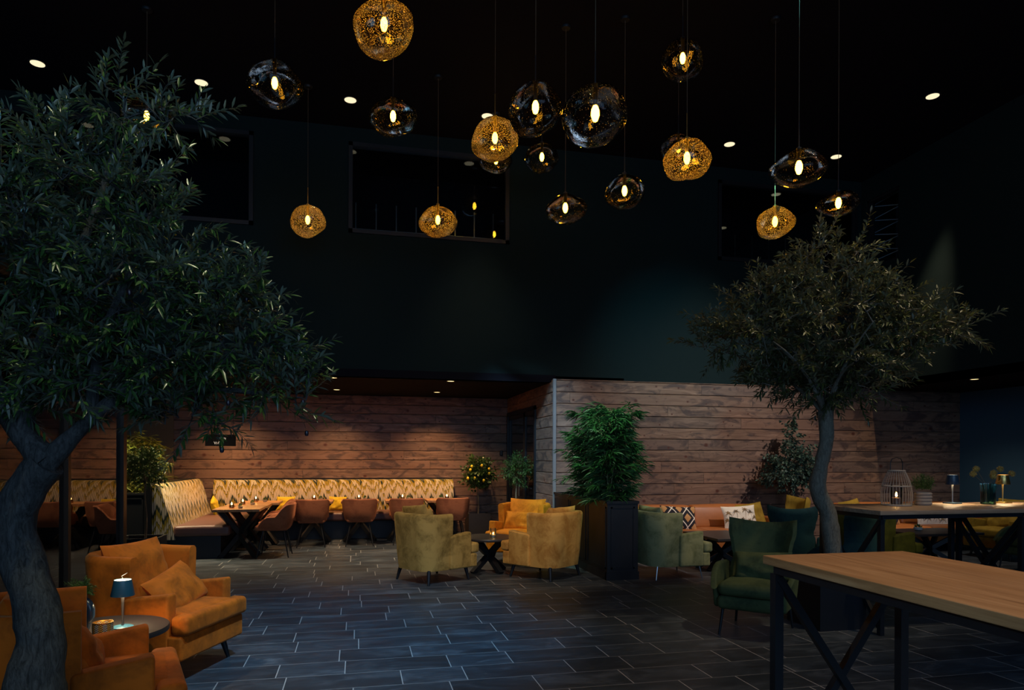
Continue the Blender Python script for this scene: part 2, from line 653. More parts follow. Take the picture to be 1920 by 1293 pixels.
M = dict(
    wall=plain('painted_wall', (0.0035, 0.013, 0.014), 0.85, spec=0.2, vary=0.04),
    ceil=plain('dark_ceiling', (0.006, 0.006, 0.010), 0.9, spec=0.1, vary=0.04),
    teal=plain('teal_wall', (0.035, 0.085, 0.125), 0.8, spec=0.2, vary=0.04),
    beige=plain('beige_wall', (0.20, 0.14, 0.08), 0.9, spec=0.1, vary=0.06),
    planks=wood_wall(), slate=slate(), oak=table_wood(), ikat=ikat(),
    black=plain('black_metal', (0.012, 0.013, 0.016), 0.45, 0.3),
    frame=plain('dark_bronze_frame', (0.030, 0.020, 0.014), 0.4, 0.5),
    lacquer=plain('black_lacquered_wood', (0.010, 0.011, 0.015), 0.45, 0, 0.4),
    blacktop=plain('black_stained_top', (0.030, 0.026, 0.026), 0.38, 0, 0.5, 0.1, 60),
    chrome=plain('chrome', (0.32, 0.33, 0.35), 0.3, 1.0),
    steel=plain('brushed_steel', (0.45, 0.43, 0.40), 0.3, 1.0),
    brass=plain('brass', (0.75, 0.50, 0.16), 0.28, 1.0),
    cushleather=leather('brown_bench_leather', (0.12, 0.055, 0.045)),
    cognac=leather('cognac_leather', (0.36, 0.12, 0.03)),
    orange=velvet('orange_velvet', (0.60, 0.122, 0.006), (0.34, 0.072, 0.004), 0.2, (1.0, 0.58, 0.22)),
    amber=velvet('amber_velvet', (0.70, 0.26, 0.018), (0.44, 0.15, 0.010), 0.3),
    gold=velvet('gold_velvet', (0.58, 0.31, 0.080), (0.36, 0.15, 0.028), 0.5),
    olive=velvet('olive_velvet', (0.42, 0.27, 0.080), (0.18, 0.115, 0.030), 0.5),
    sage=velvet('sage_velvet', (0.27, 0.28, 0.14), (0.14, 0.155, 0.07)),
    moss=velvet('moss_velvet', (0.095, 0.100, 0.012), (0.055, 0.058, 0.007), 0.25),
    bottle=velvet('bottle_green_velvet', (0.066, 0.084, 0.034), (0.030, 0.045, 0.020), 0.3),
    petrol=velvet('petrol_velvet', (0.012, 0.050, 0.055), (0.007, 0.030, 0.036), 0.2),
    mustard=velvet('mustard_velvet', (0.30, 0.19, 0.022), (0.19, 0.115, 0.012), 0.3),
    yellow=velvet('yellow_cotton', (0.72, 0.50, 0.03), (0.50, 0.33, 0.02), 0.2),
    rust=velvet('rust_velvet', (0.36, 0.12, 0.055), (0.24, 0.075, 0.035), 0.3),
    bark=None,
    olive_leaf=leafmat('olive_leaves', (0.006, 0.032, 0.008), (0.045, 0.105, 0.022), (0.090, 0.120, 0.085), 0.7, 0.30),
    olive_leaf2=leafmat('olive_tree_leaves', (0.022, 0.035, 0.010), (0.060, 0.075, 0.020), (0.10, 0.10, 0.05), 0.5, 0.42),
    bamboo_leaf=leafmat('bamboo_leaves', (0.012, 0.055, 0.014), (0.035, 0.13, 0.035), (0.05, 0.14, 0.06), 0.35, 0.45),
    bamboo_yellow=leafmat('yellow_green_bamboo_leaves', (0.05, 0.07, 0.008), (0.22, 0.24, 0.03), (0.20, 0.20, 0.04), 0.35, 0.45),  # yellow-green leaf colour of the left bamboo
    euc_leaf=leafmat('eucalyptus_leaves', (0.020, 0.055, 0.045), (0.075, 0.13, 0.085), (0.08, 0.13, 0.10), 0.35, 0.5),
    box_leaf=leafmat('small_green_leaves', (0.020, 0.055, 0.010), (0.075, 0.15, 0.03), (0.07, 0.12, 0.03), 0.3, 0.5),
    lemon_leaf=leafmat('lemon_leaves', (0.015, 0.045, 0.010), (0.045, 0.10, 0.018), (0.05, 0.09, 0.02), 0.5, 0.35),
    lemon=plain('lemon_peel', (0.75, 0.50, 0.02), 0.45, bumpy=0.2, bscale=90),
    soil=plain('soil', (0.02, 0.014, 0.010), 0.95, bumpy=0.6, bscale=60),
    candle=plain('candle_wax', (0.75, 0.70, 0.60), 0.5),
    flame=emis('flame', (1.0, 0.55, 0.16), 30),
    bulb=emis('bulb_glow', (1.0, 0.48, 0.026), 46),
    dl=emis('downlight_lens', (1.0, 0.86, 0.55), 0.95),
    dl_low=emis('downlight_lens_low', (1.0, 0.72, 0.32), 2.2),
    lampglow=emis('lamp_glow', (1.0, 0.80, 0.52), 7.0),
    lampdown=emis('lamp_diffuser', (1.0, 0.74, 0.42), 130.0),
    window=glass_thin('window_glass', (0.80, 0.86, 0.88), 0.07, rough=0.01),
    window2=glass_thin('upper_window_glass', (0.80, 0.86, 0.88), 0.03, rough=0.02),
    doorglass=glass_thin('door_glass', (0.55, 0.60, 0.62), 0.08, rough=0.02),
    clear=glass_thin('clear_glass', (0.92, 0.92, 0.92), 0.08, rough=0.02),
    greenglass=glass_thin('green_ribbed_glass', (0.25, 0.50, 0.42), 0.14, rough=0.05),
    smoke=glass_thin('smoked_blown_glass', (0.80, 0.72, 0.66), 0.008, speck=0.45, speck_col=(1, 0.76, 0.42), scale=60, bumps=0.22, thr=0.11),
    amberglass=glass_thin('amber_blown_glass', (0.94, 0.78, 0.54), 0.05, speck=0.36, speck_col=(1.0, 0.76, 0.50), scale=95, bumps=0.30, thr=0.36),
    stone=plain('ribbed_clay', (0.30, 0.24, 0.19), 0.8, bumpy=0.3, bscale=120),
    bluelac=plain('dark_blue_lamp_paint', (0.010, 0.030, 0.060), 0.35),
    tealac=plain('blue_lamp_paint', (0.020, 0.095, 0.15), 0.4),
    darkceramic=plain('dark_blue_ceramic', (0.012, 0.028, 0.055), 0.25),
    olivefruit=plain('black_olive', (0.012, 0.008, 0.016), 0.3),
    sign=plain('sign_panel', (0.003, 0.003, 0.004), 0.8, spec=.1),
    signtext=emis('sign_lettering', (0.8, 0.70, 0.60), 0.30),
    bowl=plain('pale_blue_bowl', (0.30, 0.38, 0.42), 0.4),
    copper=plain('copper_glass_holder', (0.55, 0.26, 0.10), 0.2, 0.9),
    plaster=plain('grey_concrete', (0.10, 0.09, 0.085), 0.9),
    wire=plain('grey_wicker', (0.34, 0.29, 0.24), 0.7),
    cabinwall=plain('lobby_wall', (0.10, 0.075, 0.05), 0.8, spec=0.2),
)


def bark(name, a, b):
    m = NT(name)
    o = m.obj()
    mp = m.n('ShaderNodeMapping')
    m.l(o, mp.inputs[0])
    mp.inputs['Scale'].default_value = (1, 1, 0.25)
    n1 = m.noise(mp.outputs[0], 70, 8, 0.72, 0.9)
    c = m.ramp(n1, [(0.35, a), (0.65, b)])
    m.base(c, 0.85, 0, 0.3)
    m.bump(n1, 0.7, 0.012)
    return m.mat


M['bark'] = bark('olive_bark', (0.012, 0.013, 0.013), (0.075, 0.078, 0.076))
M['bark2'] = bark('pale_olive_bark', (0.085, 0.075, 0.055), (0.20, 0.18, 0.14))
M['stem'] = bark('thin_stem_bark', (0.12, 0.085, 0.05), (0.25, 0.18, 0.11))
M['cane'] = bark('bamboo_cane', (0.12, 0.13, 0.06), (0.28, 0.26, 0.14))
M['twig'] = plain('twig', (0.10, 0.065, 0.035), 0.8)

# ---------------------------------------------------------------- the setting
YW = 10.85      # upper hall wall
YC = 10.60      # wood cladding face right of the alcove
YB = 14.10      # alcove back wall
LOW = 2.80      # lower ceilings
HI = 6.65       # hall ceiling
XD = 3.10       # door wall plane
XR = 9.05       # right upper wall
XT = 11.0       # recess side wall
XL = -6.5

g = G()
g.box(XL - .2, XT + .3, -6.0, YB + .3, -0.1, 0)
struct(g.build('floor', M['slate'], smooth=False), 'dark slate tiled floor laid in staggered rows')

g = G()
g.box(XL - .2, XT + .3, -6.0, YW + 1.8, HI, HI + .1)
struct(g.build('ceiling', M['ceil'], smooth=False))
g = G()
g.box(XL, XD + .1, YW - .001, YB + .1, LOW, LOW + .12)
struct(g.build('ceiling_alcove', M['ceil'], smooth=False))
g = G()
g.box(XR, XT + .1, -6.0, YW + .1, LOW, LOW + .12)
struct(g.build('ceiling_recess', M['ceil'], smooth=False))


def planks(name, p0, p1, nrm, z0, z1, thick=0.10):
    """horizontal board cladding with real V grooves, running from p0 to p1"""
    g = G()
    pts = []
    z = z0
    k = math.floor(z0 / 0.187)
    while z < z1 - 1e-4:
        zt = min((k + 1) * 0.187, z1)
        pts += [(-0.016, z), (-0.014, z + .005), (0.0, z + .012), (0.0, zt - .010), (-0.006, zt - .005), (-0.016, zt - .001)]
        z = zt
        k += 1
    vs = []
    for p in (p0, p1):
        for (o, zz) in pts:
            vs.append((p[0] + nrm[0] * o, p[1] + nrm[1] * o, zz))
    n = len(pts)
    g.add(vs, [(i, i + 1, n + i + 1, n + i) for i in range(n - 1)])
    # solid body behind
    a = Vector((p0[0], p0[1], 0)) - Vector((nrm[0], nrm[1], 0)) * 0.017
    b = Vector((p1[0], p1[1], 0)) - Vector((nrm[0], nrm[1], 0)) * 0.017
    c_ = b - Vector((nrm[0], nrm[1], 0)) * thick
    d_ = a - Vector((nrm[0], nrm[1], 0)) * thick
    vs = [(q.x, q.y, zz) for zz in (z0, z1) for q in (a, b, c_, d_)]
    g.add(vs, [(0, 3, 2, 1), (4, 5, 6, 7), (0, 1, 5, 4), (1, 2, 6, 5), (2, 3, 7, 6), (3, 0, 4, 7)])
    return struct(g.build(name, M['planks'], smooth=False))


planks('wall_alcove_back', (-3.4, YB), (XD + .05, YB), (0, -1), 0, LOW)
planks('wall_right_cladding', (XD + .02, YC), (XT + .1, YC), (0, -1), 0, LOW + .03, 0.20)
# door wall: cladding either side of and above the door
DY0, DY1, DZ = 11.72, 14.02, 2.48
g0 = planks('wall_door_side', (XD, DY0 - .001), (XD, YC + .03), (-1, 0), 0, LOW)
g1 = planks('wall_door_over', (XD, YB), (XD, DY0), (-1, 0), DZ, LOW)
g = G()
g.box(XD - .012, XD + .035, YC - .012, YC + .035, 0, LOW + .03)
struct(g.build('trim_1', plain('grey_corner_trim', (0.16, 0.15, 0.15), 0.6), smooth=False))
g = G()
g.box(-5.2, -3.4, YB - .02, YB + .1, 0, LOW)
struct(g.build('wall_alcove_left_end', M['beige'], smooth=False))
g = G()
g.box(-5.3, -5.2, YW, YB + .1, 0, LOW)
struct(g.build('wall_alcove_left', M['beige'], smooth=False))

# upper hall wall with three openings
WZ0, WZ1 = 5.02, 6.42
wins = [(-5.2, -1.53), (-0.14, 2.40), (6.14, 8.95)]
g = G()
g.box(XL, XT, YW, YW + .15, LOW, WZ0)
g.box(XL, XT, YW, YW + .15, WZ1, HI)
edges = [XL] + [q for w_ in wins for q in w_] + [XT]
for i in range(0, len(edges), 2):
    g.box(edges[i], edges[i + 1], YW, YW + .15, WZ0, WZ1)
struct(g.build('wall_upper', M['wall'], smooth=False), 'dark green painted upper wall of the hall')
for i, (a, b) in enumerate(wins):
    g = G()
    for (x0, x1, z0, z1) in ((a, b, WZ0, WZ0 + .06), (a, b, WZ1 - .06, WZ1), (a, a + .06, WZ0, WZ1), (b - .06, b, WZ0, WZ1)):
        g.box(x0, x1, YW - .03, YW + .08, z0, z1)
    wo = struct(g.build('window_%d' % (i + 1), M['black'], smooth=False), 'dark interior window high in the hall wall')
    g = G()
    g.box(a + .05, b - .05, YW + .02, YW + .03, WZ0 + .05, WZ1 - .05)
    g.build('pane', M['window2'], wo, smooth=False)
# dark room behind the upper windows
g = G()
g.box(XL, XT, YW + 1.75, YW + 1.8, LOW + .12, HI)
g.box(XL, XT, YW + .15, YW + 1.75, WZ0 - .5, WZ0 - .4)
struct(g.build('wall_mezzanine_back', M['ceil'], smooth=False))
# right upper wall, opening with bars behind standing in for a reflected lattice
g = G()
SY0, SY1, SZ0, SZ1 = 9.95, 10.72, 5.0, 6.25
g.box(XR, XR + .15, -6, YW, LOW, SZ0)
g.box(XR, XR + .15, -6, YW, SZ1, HI)
g.box(XR, XR + .15, -6, SY0, SZ0, SZ1)
g.box(XR, XR + .15, SY1, YW, SZ0, SZ1)
struct(g.build('wall_right_upper', M['wall'], smooth=False))
g = G()
g.box(XR + .02, XR + .12, SY0, SY0 + .04, SZ0, SZ1)
g.box(XR + .02, XR + .12, SY1 - .04, SY1, SZ0, SZ1)
g.box(XR + .02, XR + .12, SY0, SY1, SZ0, SZ0 + .04)
g.box(XR + .02, XR + .12, SY0, SY1, SZ1 - .04, SZ1)
w4 = struct(g.build('window_4', M['black'], smooth=False), 'narrow side window with pale diagonal bars standing in for its reflections')
g = G()
for k in range(6):
    z = SZ0 - .1 + k * .26
    g.beam((XR + .3, SY0 - .1, z), (XR + .3, SY1 + .3, z + .34), .012, .012)
    g.beam((XR + .3, SY0 - .1, z + .12), (XR + .3, SY1 + .3, z + .06), .010, .010)
g.build('lattice', plain('reflection_bars', (0.25, 0.42, 0.62), 0.5), w4, smooth=False)  # solid bars stand in for a lattice reflected in this window
g = G()
g.box(XR + .75, XR + .8, SY0 - 2, YW, LOW + .12, HI)
struct(g.build('wall_side_room', plain('dim_blue_wall', (0.02, 0.05, 0.10), 0.8), smooth=False))
g = G()
g.box(XT, XT + .12, -6, YC, 0, LOW)
struct(g.build('wall_right', M['teal'], smooth=False), 'dark teal side wall of the right recess')
g = G()
g.box(XL - .1, XL, -6, YW + 1.8, 0, HI)
struct(g.build('wall_left', M['wall'], smooth=False))

# railings on the mezzanine behind the windows
for (x0, x1, nm) in ((-.1, 2.38, 'thin mezzanine railing behind the middle upper window'), (6.2, 8.9, 'thin mezzanine railing behind the right upper window')):
    t = thing('railing', nm, 'railing', ((x0 + x1) / 2, YW + .9, WZ0 - .4))
    hw = (x1 - x0) / 2 + .1
    g = G()
    g.box(-hw, hw, -.03, .03, .72, .76)
    g.build('handrail', M['steel'], t, smooth=False)
    n = 8
    for k in range(n):
        g = G()
        x = -hw + 2 * hw * (k + .5) / n
        g.tube([(x, 0, 0), (x, 0, 1.2)], .012, 6)
        g.build('post', M['steel'], t)

# door in the side wall of the alcove
g = G()
for (y0, y1, z0, z1) in ((DY0, DY0 + .07, 0, DZ), (DY1 - .07, DY1, 0, DZ), (DY0, DY1, DZ - .07, DZ)):
    g.box(XD - .03, XD + .08, y0, y1, z0, z1)
dr = struct(g.build('door_1', M['black'], smooth=False), 'black framed double glass door in the wood clad side wall')
ym = 12.62
for (y0, y1) in ((DY0 + .07, ym - .003), (ym + .003, DY1 - .07)):
    g = G()
    for (a, b, z0, z1) in ((y0, y0 + .07, .02, DZ - .07), (y1 - .07, y1, .02, DZ - .07), (y0, y1, .02, .20), (y0, y1, DZ - .15, DZ - .07)):
        g.box(XD + .0, XD + .05, a, b, z0, z1)
    lf = g.build('door_leaf', M['black'], dr, smooth=False)
    g = G()
    g.box(XD + .02, XD + .028, y0 + .06, y1 - .06, .19, DZ - .14)
    g.build('glass_pane', M['doorglass'], lf, smooth=False)
    if y0 > ym:
        g = G()
        g.tube([(XD - .07, y0 + .10, .82), (XD - .07, y0 + .10, 1.18)], .012, 8)
        g.tube([(XD - .07, y0 + .10, 1.0), (XD + .01, y0 + .10, 1.0)], .010, 8)
        g.build('pull_handle', M['chrome'], lf)
    else:
        g = G()
        g.tube([(XD - .05, y1 - .035, .98), (XD - .05, y1 - .20, .98)], .010, 8)
        g.tube([(XD - .05, y1 - .035, .98), (XD + .01, y1 - .035, .98)], .010, 8)
        g.build('lever_handle', M['chrome'], lf)
g = G()
g.box(XD + 1.2, XD + 1.3, YC + .3, YB + .1, 0, LOW)
g.box(XD + .1, XD + 1.3, YB, YB + .1, 0, LOW)
g.box(XD + .1, XD + 1.3, YC + .25, YB + .1, LOW - .01, LOW + .1)
struct(g.build('wall_back_room', M['ceil'], smooth=False))

# glazed lobby on the left
GX = -2.35
g = G()
posts = [7.72, 6.33, 4.9, 3.5, 2.1, .7, -.7]
for i, y in enumerate(posts):
    ww = .10 if i == 0 else .055
    g.box(GX - .05, GX + .03, y - ww / 2, y + ww / 2, 0, 2.85)
g.box(GX - .05, GX + .03, -.7, 7.72, 0, .06)
g.box(GX - .05, GX + .03, -.7, 7.72, 2.35, 2.43)
g.box(GX - .05, GX + .03, -.7, 7.77, 2.80, 2.95)
gl = struct(g.build('window_5', M['frame'], smooth=False), 'tall glazed partition with bronze posts on the left')
for i in range(len(posts) - 1):
    g = G()
    g.box(GX - .012, GX - .004, posts[i + 1], posts[i], .05, 2.82)
    g.build('glass_pane', M['window'], gl, smooth=False)
g = G()
g.box(-5.2, GX - .05, 7.66, 7.78, 0, 2.95)
g.box(-5.3, -5.2, -.7, 7.78, 0, 2.95)
g.box(-5.3, GX - .05, -.7, 7.78, 2.85, 2.95)
struct(g.build('wall_lobby', M['cabinwall'], smooth=False))
g = G()
for y in (7.0, 6.1, 5.3):
    g.box(-5.19, -5.1, y - .1, y + .1, 0, 2.85)
struct(g.build('trim_2', M['beige'], smooth=False))

# ---------------------------------------------------------------- downlights
def downlight(loc, r, mat, label, group, lowered=False):
    t = thing('downlight', label, 'ceiling light', loc, 0, group)
    g = G()
    g.lathe([(r * 1.0, 0.0), (r * 1.22, -.006), (r * 1.28, .0), (r * 1.28, .01), (r, .01)], 28)
    g.build('trim_ring', M['black'] if not lowered else M['steel'], t)
    g = G()
    g.lathe([(0.0001, -.001), (r * .6, -.001), (r * .98, -.002), (r * .98, .004), (0.0001, .004)], 28)
    g.build('lens', mat, t)
    return t


hi = [(-4.07, 10.03, 'round downlight on the high ceiling, far left above the olive tree'),
      (-2.09, 10.03, 'round high ceiling downlight above the left treetop, left of the first glass pendant'),
      (-0.11, 10.03, 'round high ceiling downlight below and left of the topmost amber pendant'),
      (1.88, 10.03, 'round high ceiling downlight just above the amber speckled pendant in the middle'),
      (3.88, 10.03, 'round high ceiling downlight by the largest smoked pendant'),
      (5.88, 10.03, 'round high ceiling downlight right of the tilted amber pendant'),
      (7.87, 10.03, 'round high ceiling downlight between the two smoked pendants on the right'),
      (7.87, 8.05, 'round high ceiling downlight alone at the upper right')]
for (x, y, lb) in hi:
    downlight((x, y, HI), .085, M['dl'], lb, 'downlights in the high ceiling')
lo = [(-.37, 11.10, 'small downlight at the front edge of the low ceiling, left one'),
      (1.49, 11.10, 'small downlight at the front edge of the low ceiling, right one'),
      (-.37, 13.05, 'small downlight near the alcove back wall, left one beside the branch tips'),
      (1.49, 13.05, 'small downlight near the alcove back wall, right one'),
      (-2.24, 11.10, 'small low ceiling downlight glimpsed through the left tree leaves, front'),
      (-2.24, 13.05, 'small low ceiling downlight glimpsed through the left tree leaves, rear')]
for (x, y, lb) in lo:
    downlight((x, y, LOW), .055, M['dl_low'], lb, 'downlights in the low alcove ceiling', True)
    spot('alcove_downlight_or_fill', (x, y, LOW - .03), (x, y + (.55 if y > 12 else .1), 0), 250 if y > 12 else 190, WARM2 if y < 12 else WARM, 108, 1.0, .08)
spot('alcove_downlight_or_fill', (-3.3, 11.0, LOW - .03), (-3.1, 11.3, 0.6), 300, (1.0, 0.85, 0.5), 90, 1.0, .05)  # added light over the left bamboo and standard tree, no downlight here
spot('alcove_downlight_or_fill', (2.5, 12.4, LOW - .03), (2.45, 13.2, 0.6), 70, WARM2, 90, 1.0, .05)  # added light for the lemon tree, no downlight here
spot('bench_washer', (-2.4, 12.2, LOW - .03), (-2.75, 12.4, .8), 130, WARM, 110, 1.0, .06)
downlight((9.35, 8.75, LOW), .055, M['dl_low'], 'small downlight in the low ceiling at the right edge', 'downlights in the low alcove ceiling', True)
spot('recess_downlight', (9.35, 8.75, LOW - .03), (9.9, 9.6, 0), 60, NEUT, 100, .9, .04)
spot('sofa_washer', (8.6, 8.6, HI - .1), (9.1, 10.2, .5), 620, WARM2, 26, .9, .06)
spot('sofa_washer', (5.6, 8.6, HI - .1), (5.4, 10.2, .5), 260, WARM2, 24, .9, .06)
for (x, y, tx, ty, p) in ((1.88, 10.0, 1.9, 9.7, 180), (5.88, 10.0, 5.9, 9.6, 120), (-.11, 10.0, 0.0, 9.0, 100)):
    spot('hall_downlight', (x, y, HI - .02), (tx, ty, 0), p, WARM2, 60, .9, .06)

#@@FURN
# ---------------------------------------------------------------- upholstered armchair, local +x is the front
def arc_path(hw, xb, xf, r, n=10, m=8):
    """U shaped plan, open to +x: list of (point, outward normal)"""
    P = []
    for i in range(m + 1):
        x = xf + (xb + r - xf) * i / m
        P.append(((x, hw), (0, 1)))
    for i in range(1, n + 1):
        a = PI / 2 + (PI / 2) * i / n
        P.append(((xb + r + r * math.cos(a), hw - r + r * math.sin(a)), (math.cos(a), math.sin(a))))
    k = 14
    for i in range(1, k):
        y = (hw - r) - 2 * (hw - r) * i / k
        P.append(((xb, y), (-1, 0)))
    for i in range(0, n):
        a = PI + (PI / 2) * i / n
        P.append(((xb + r + r * math.cos(a), -hw + r + r * math.sin(a)), (math.cos(a), math.sin(a))))
    for i in range(m + 1):
        x = (xb + r) + (xf - xb - r) * i / m
        P.append(((x, -hw), (0, -1)))
    return P


def pillow_mesh(w_, h_, t, n=18, seed=0, extra=None, puff=.42):
    """a soft cushion lying in the local x/y plane, thickness along z"""
    g = G()
    rnd = random.Random(seed)
    ox, oy = rnd.uniform(0, 50), rnd.uniform(0, 50)

    def P(u, v, s):
        x = w_ / 2 * u * (1 - .07 * (1 - v * v) * abs(u) ** 3)
        y = h_ / 2 * v * (1 - .07 * (1 - u * u) * abs(v) ** 3)
        e = max(0.0, (1 - u * u)) ** puff * max(0.0, (1 - v * v)) ** puff
        nz = noise.noise(Vector((u * 2.2 + ox, v * 2.2 + oy, s * 3)))
        z = s * (t / 2 * e * (1 + .22 * nz)) + .02 * nz * e
        return Vector((x, y, z))
    idx = {}
    for s in (1, -1):
        for i in range(n + 1):
            for j in range(n + 1):
                u = -math.cos(PI * i / n)
                v = -math.cos(PI * j / n)
                u = u * .55 + (2 * i / n - 1) * .45
                v = v * .55 + (2 * j / n - 1) * .45
                if s == -1 and (i in (0, n) or j in (0, n)):
                    idx[(s, i, j)] = idx[(1, i, j)]
                    continue
                idx[(s, i, j)] = len(g.v)
                g.v.append(tuple(P(u, v, s)))
    for s in (1, -1):
        for i in range(n):
            for j in range(n):
                q = (idx[(s, i, j)], idx[(s, i + 1, j)], idx[(s, i + 1, j + 1)], idx[(s, i, j + 1)])
                if s < 0:
                    q = tuple(reversed(q))
                g.f.append(q)
                g.m.append(0)
    if extra:
        extra(g, P)
    return g


def place_rot(o, loc, rot):
    o.location = loc
    o.rotation_euler = rot


def lean(heading, tilt, roll=0.0):
    """orientation of a pillow (its face normal = +z) leaning back: faces along heading, tilted up by tilt"""
    f = Vector((math.cos(heading) * math.cos(tilt), math.sin(heading) * math.cos(tilt), math.sin(tilt)))
    side = Vector((-math.sin(heading), math.cos(heading), 0))
    up = f.cross(side)
    m = Matrix((side, up, f)).transposed()
    return (m @ Matrix.Rotation(roll, 3, 'Z')).to_euler()


def armchair(label, mat, loc, rz, group, legmat='lacquer', metal_legs=False, scale=1.0, backcush=True, cushmat=None):
    t = thing('armchair', label, 'armchair', (loc[0], loc[1], 0), rz, group)
    t.scale = (scale,) * 3
    path = arc_path(.345, -.38, .02, .20)
    L = len(path)

    def sec(i, tt):
        p = path[i][0]
        tuck = 0.0
        if p[0] <= -.379:
            for y0 in (-.14, .14):
                tuck -= .010 * math.exp(-((p[1] - y0) / .014) ** 2)
        b = max(0.0, -(path[i][1][0]))
        fl = .030 + .035 * b
        H_ = .855 + .012 * b
        S = [(0, .165), (fl * .35, .34), (fl * .7, .60), (fl, H_ - .05), (fl - .004, H_ - .02), (fl - .022, H_ - .003), (fl - .065, H_ - .003), (fl - .085, H_ - .02), (fl - .09, H_ - .05), (-.075, .60), (-.085, .34), (-.085, .165)]
        return [(o + (tuck if k < 5 else 0) + .004 * noise.noise(Vector((p[0] * 6, p[1] * 6, z * 5))), z) for k, (o, z) in enumerate(S)]
    g = G()
    g.sweep(path, sec)
    g.build('back_shell', mat, t)
    for s in (-1, 1):
        g = G()

        def wp(a, b, c, q, h):
            return (q.x, q.y + .004 * noise.noise(q * 7), q.z + (.02 * a * (c > 0)) * 1.0)
        g.rbox(-.02, .315, s * .335 - .052, s * .335 + .052, .165, .595, .022, 3, 4, wp)
        g.build('arm', mat, t)
    g = G()
    g.rbox(-.32, .40, -.285, .285, .165, .335, .02, 3, 2)
    g.rbox(.30, .415, -.385, .385, .165, .335, .022, 3, 3)
    g.build('seat_base', mat, t)
    g = G()

    def wp2(a, b, c, q, h):
        return (q.x, q.y, q.z + .022 * (1 - a * a) * (1 - b * b) * (1 if c > 0 else 0) + .005 * noise.noise(q * 6))
    g.rbox(-.28, .40, -.280, .280, .338, .475, .035, 3, 5, wp2)
    g.rbox(.325, .455, -.385, .385, .338, .470, .035, 3, 5)
    g.build('seat_cushion', mat, t)
    for sx in (-1, 1):
        for sy in (-1, 1):
            g = G()
            if metal_legs:
                g.tube([(sx * .30, sy * .30, .17), (sx * .33, sy * .325, 0)], [.010, .008], 8)
            else:
                g.tube([(sx * .29, sy * .29, .17), (sx * .325, sy * .325, 0)], [.026, .014], 12)
            g.build('leg', M['chrome'] if metal_legs else M['lacquer'], t)
    if backcush:
        g = pillow_mesh(.60, .47, .20, 16, int(loc[0] * 100))
        o = g.build('back_cushion', cushmat or mat, t)
        place_rot(o, (-.20, 0, .70), lean(0, R(17)))
    return t


def local(o, x, y, z):
    c, s = math.cos(o.rotation_euler.z), math.sin(o.rotation_euler.z)
    k = o.scale.x
    return Vector((o.location.x + k * (c * x - s * y), o.location.y + k * (s * x + c * y), k * z))


def pillow(name, label, mat, pos, heading, tilt, w_=.5, h_=.3, t=.14, roll=0.0, seed=0, group=None, extra=None, mats=None):
    g = pillow_mesh(w_, h_, t, 16, seed, extra)
    o = g.build(name, mats or mat, recalc=not extra)
    place_rot(o, pos, lean(heading, tilt, roll))
    return tag(o, label, 'cushion', group)


A = armchair('orange velvet tub armchair by the small round table with lamp, its front towards the middle', M['orange'], (-1.39, 5.47), R(-21.4), 'velvet armchairs in the left foreground')
pillow('throw_pillow', 'orange velvet pillow slumped on the seat of the nearer whole armchair at left', M['orange'], local(A, .10, .02, .575), R(-21.4), R(38), .56, .34, .16, R(12), 3)
B = armchair('orange velvet armchair cut off by the lower left corner, partly behind the olive trunk', M['orange'], (-1.33, 3.75), R(17.4), 'velvet armchairs in the left foreground')
pillow('throw_pillow', 'orange velvet pillow in the corner armchair beside the olive trunk', M['orange'], local(B, .00, -.03, .59), R(17.4), R(30), .50, .32, .17, R(-4), 5)
A1 = armchair('olive gold velvet armchair with its back to the viewer, left of the round cross-leg table', M['olive'], (.95, 8.70), R(32), 'armchairs round the central coffee table')
pillow('throw_pillow', 'small olive pillow on the left central armchair, poking over its back', M['olive'], local(A1, -.26, -.02, .83), R(32), R(20), .50, .28, .13, R(-6), 8)
A2 = armchair('amber gold velvet armchair with its back to the bamboo planter, right of the round table', M['gold'], (2.42, 8.66), R(128), 'armchairs round the central coffee table')
g = G()
g.box(-.012, .012, -.002, .002, -.03, .03)
lb = g.build('care_label', M['candle'], A2, smooth=False)
lb.location = (.02, .352, .26)
A3 = armchair('bright orange velvet armchair facing the viewer behind the round cross-leg table', M['amber'], (2.42, 10.02), R(-128), 'armchairs round the central coffee table')
pillow('throw_pillow', 'bright orange pillow upright on the armchair facing the viewer', M['amber'], local(A3, .03, 0, .60), R(-128), R(20), .52, .30, .15, 0, 11)
A4 = armchair('sage green velvet armchair on thin chrome legs just right of the tall black planter', M['sage'], (4.03, 8.40), R(3), 'armchairs along the right wall', metal_legs=True, cushmat=M['sage'])
A5 = armchair('moss green velvet armchair seen through the frame of the far high table', M['moss'], (6.68, 7.78), R(2), 'armchairs along the right wall')
A6 = armchair('mustard velvet armchair at the right picture edge behind the far high table', M['mustard'], (10.05, 8.85), R(185), 'armchairs along the right wall', cushmat=M['mustard'])
pillow('throw_pillow', 'mustard pillow propped in the armchair at the right picture edge', M['mustard'], local(A6, .05, .0, .62), R(185), R(25), .48, .34, .15, R(20), 12)


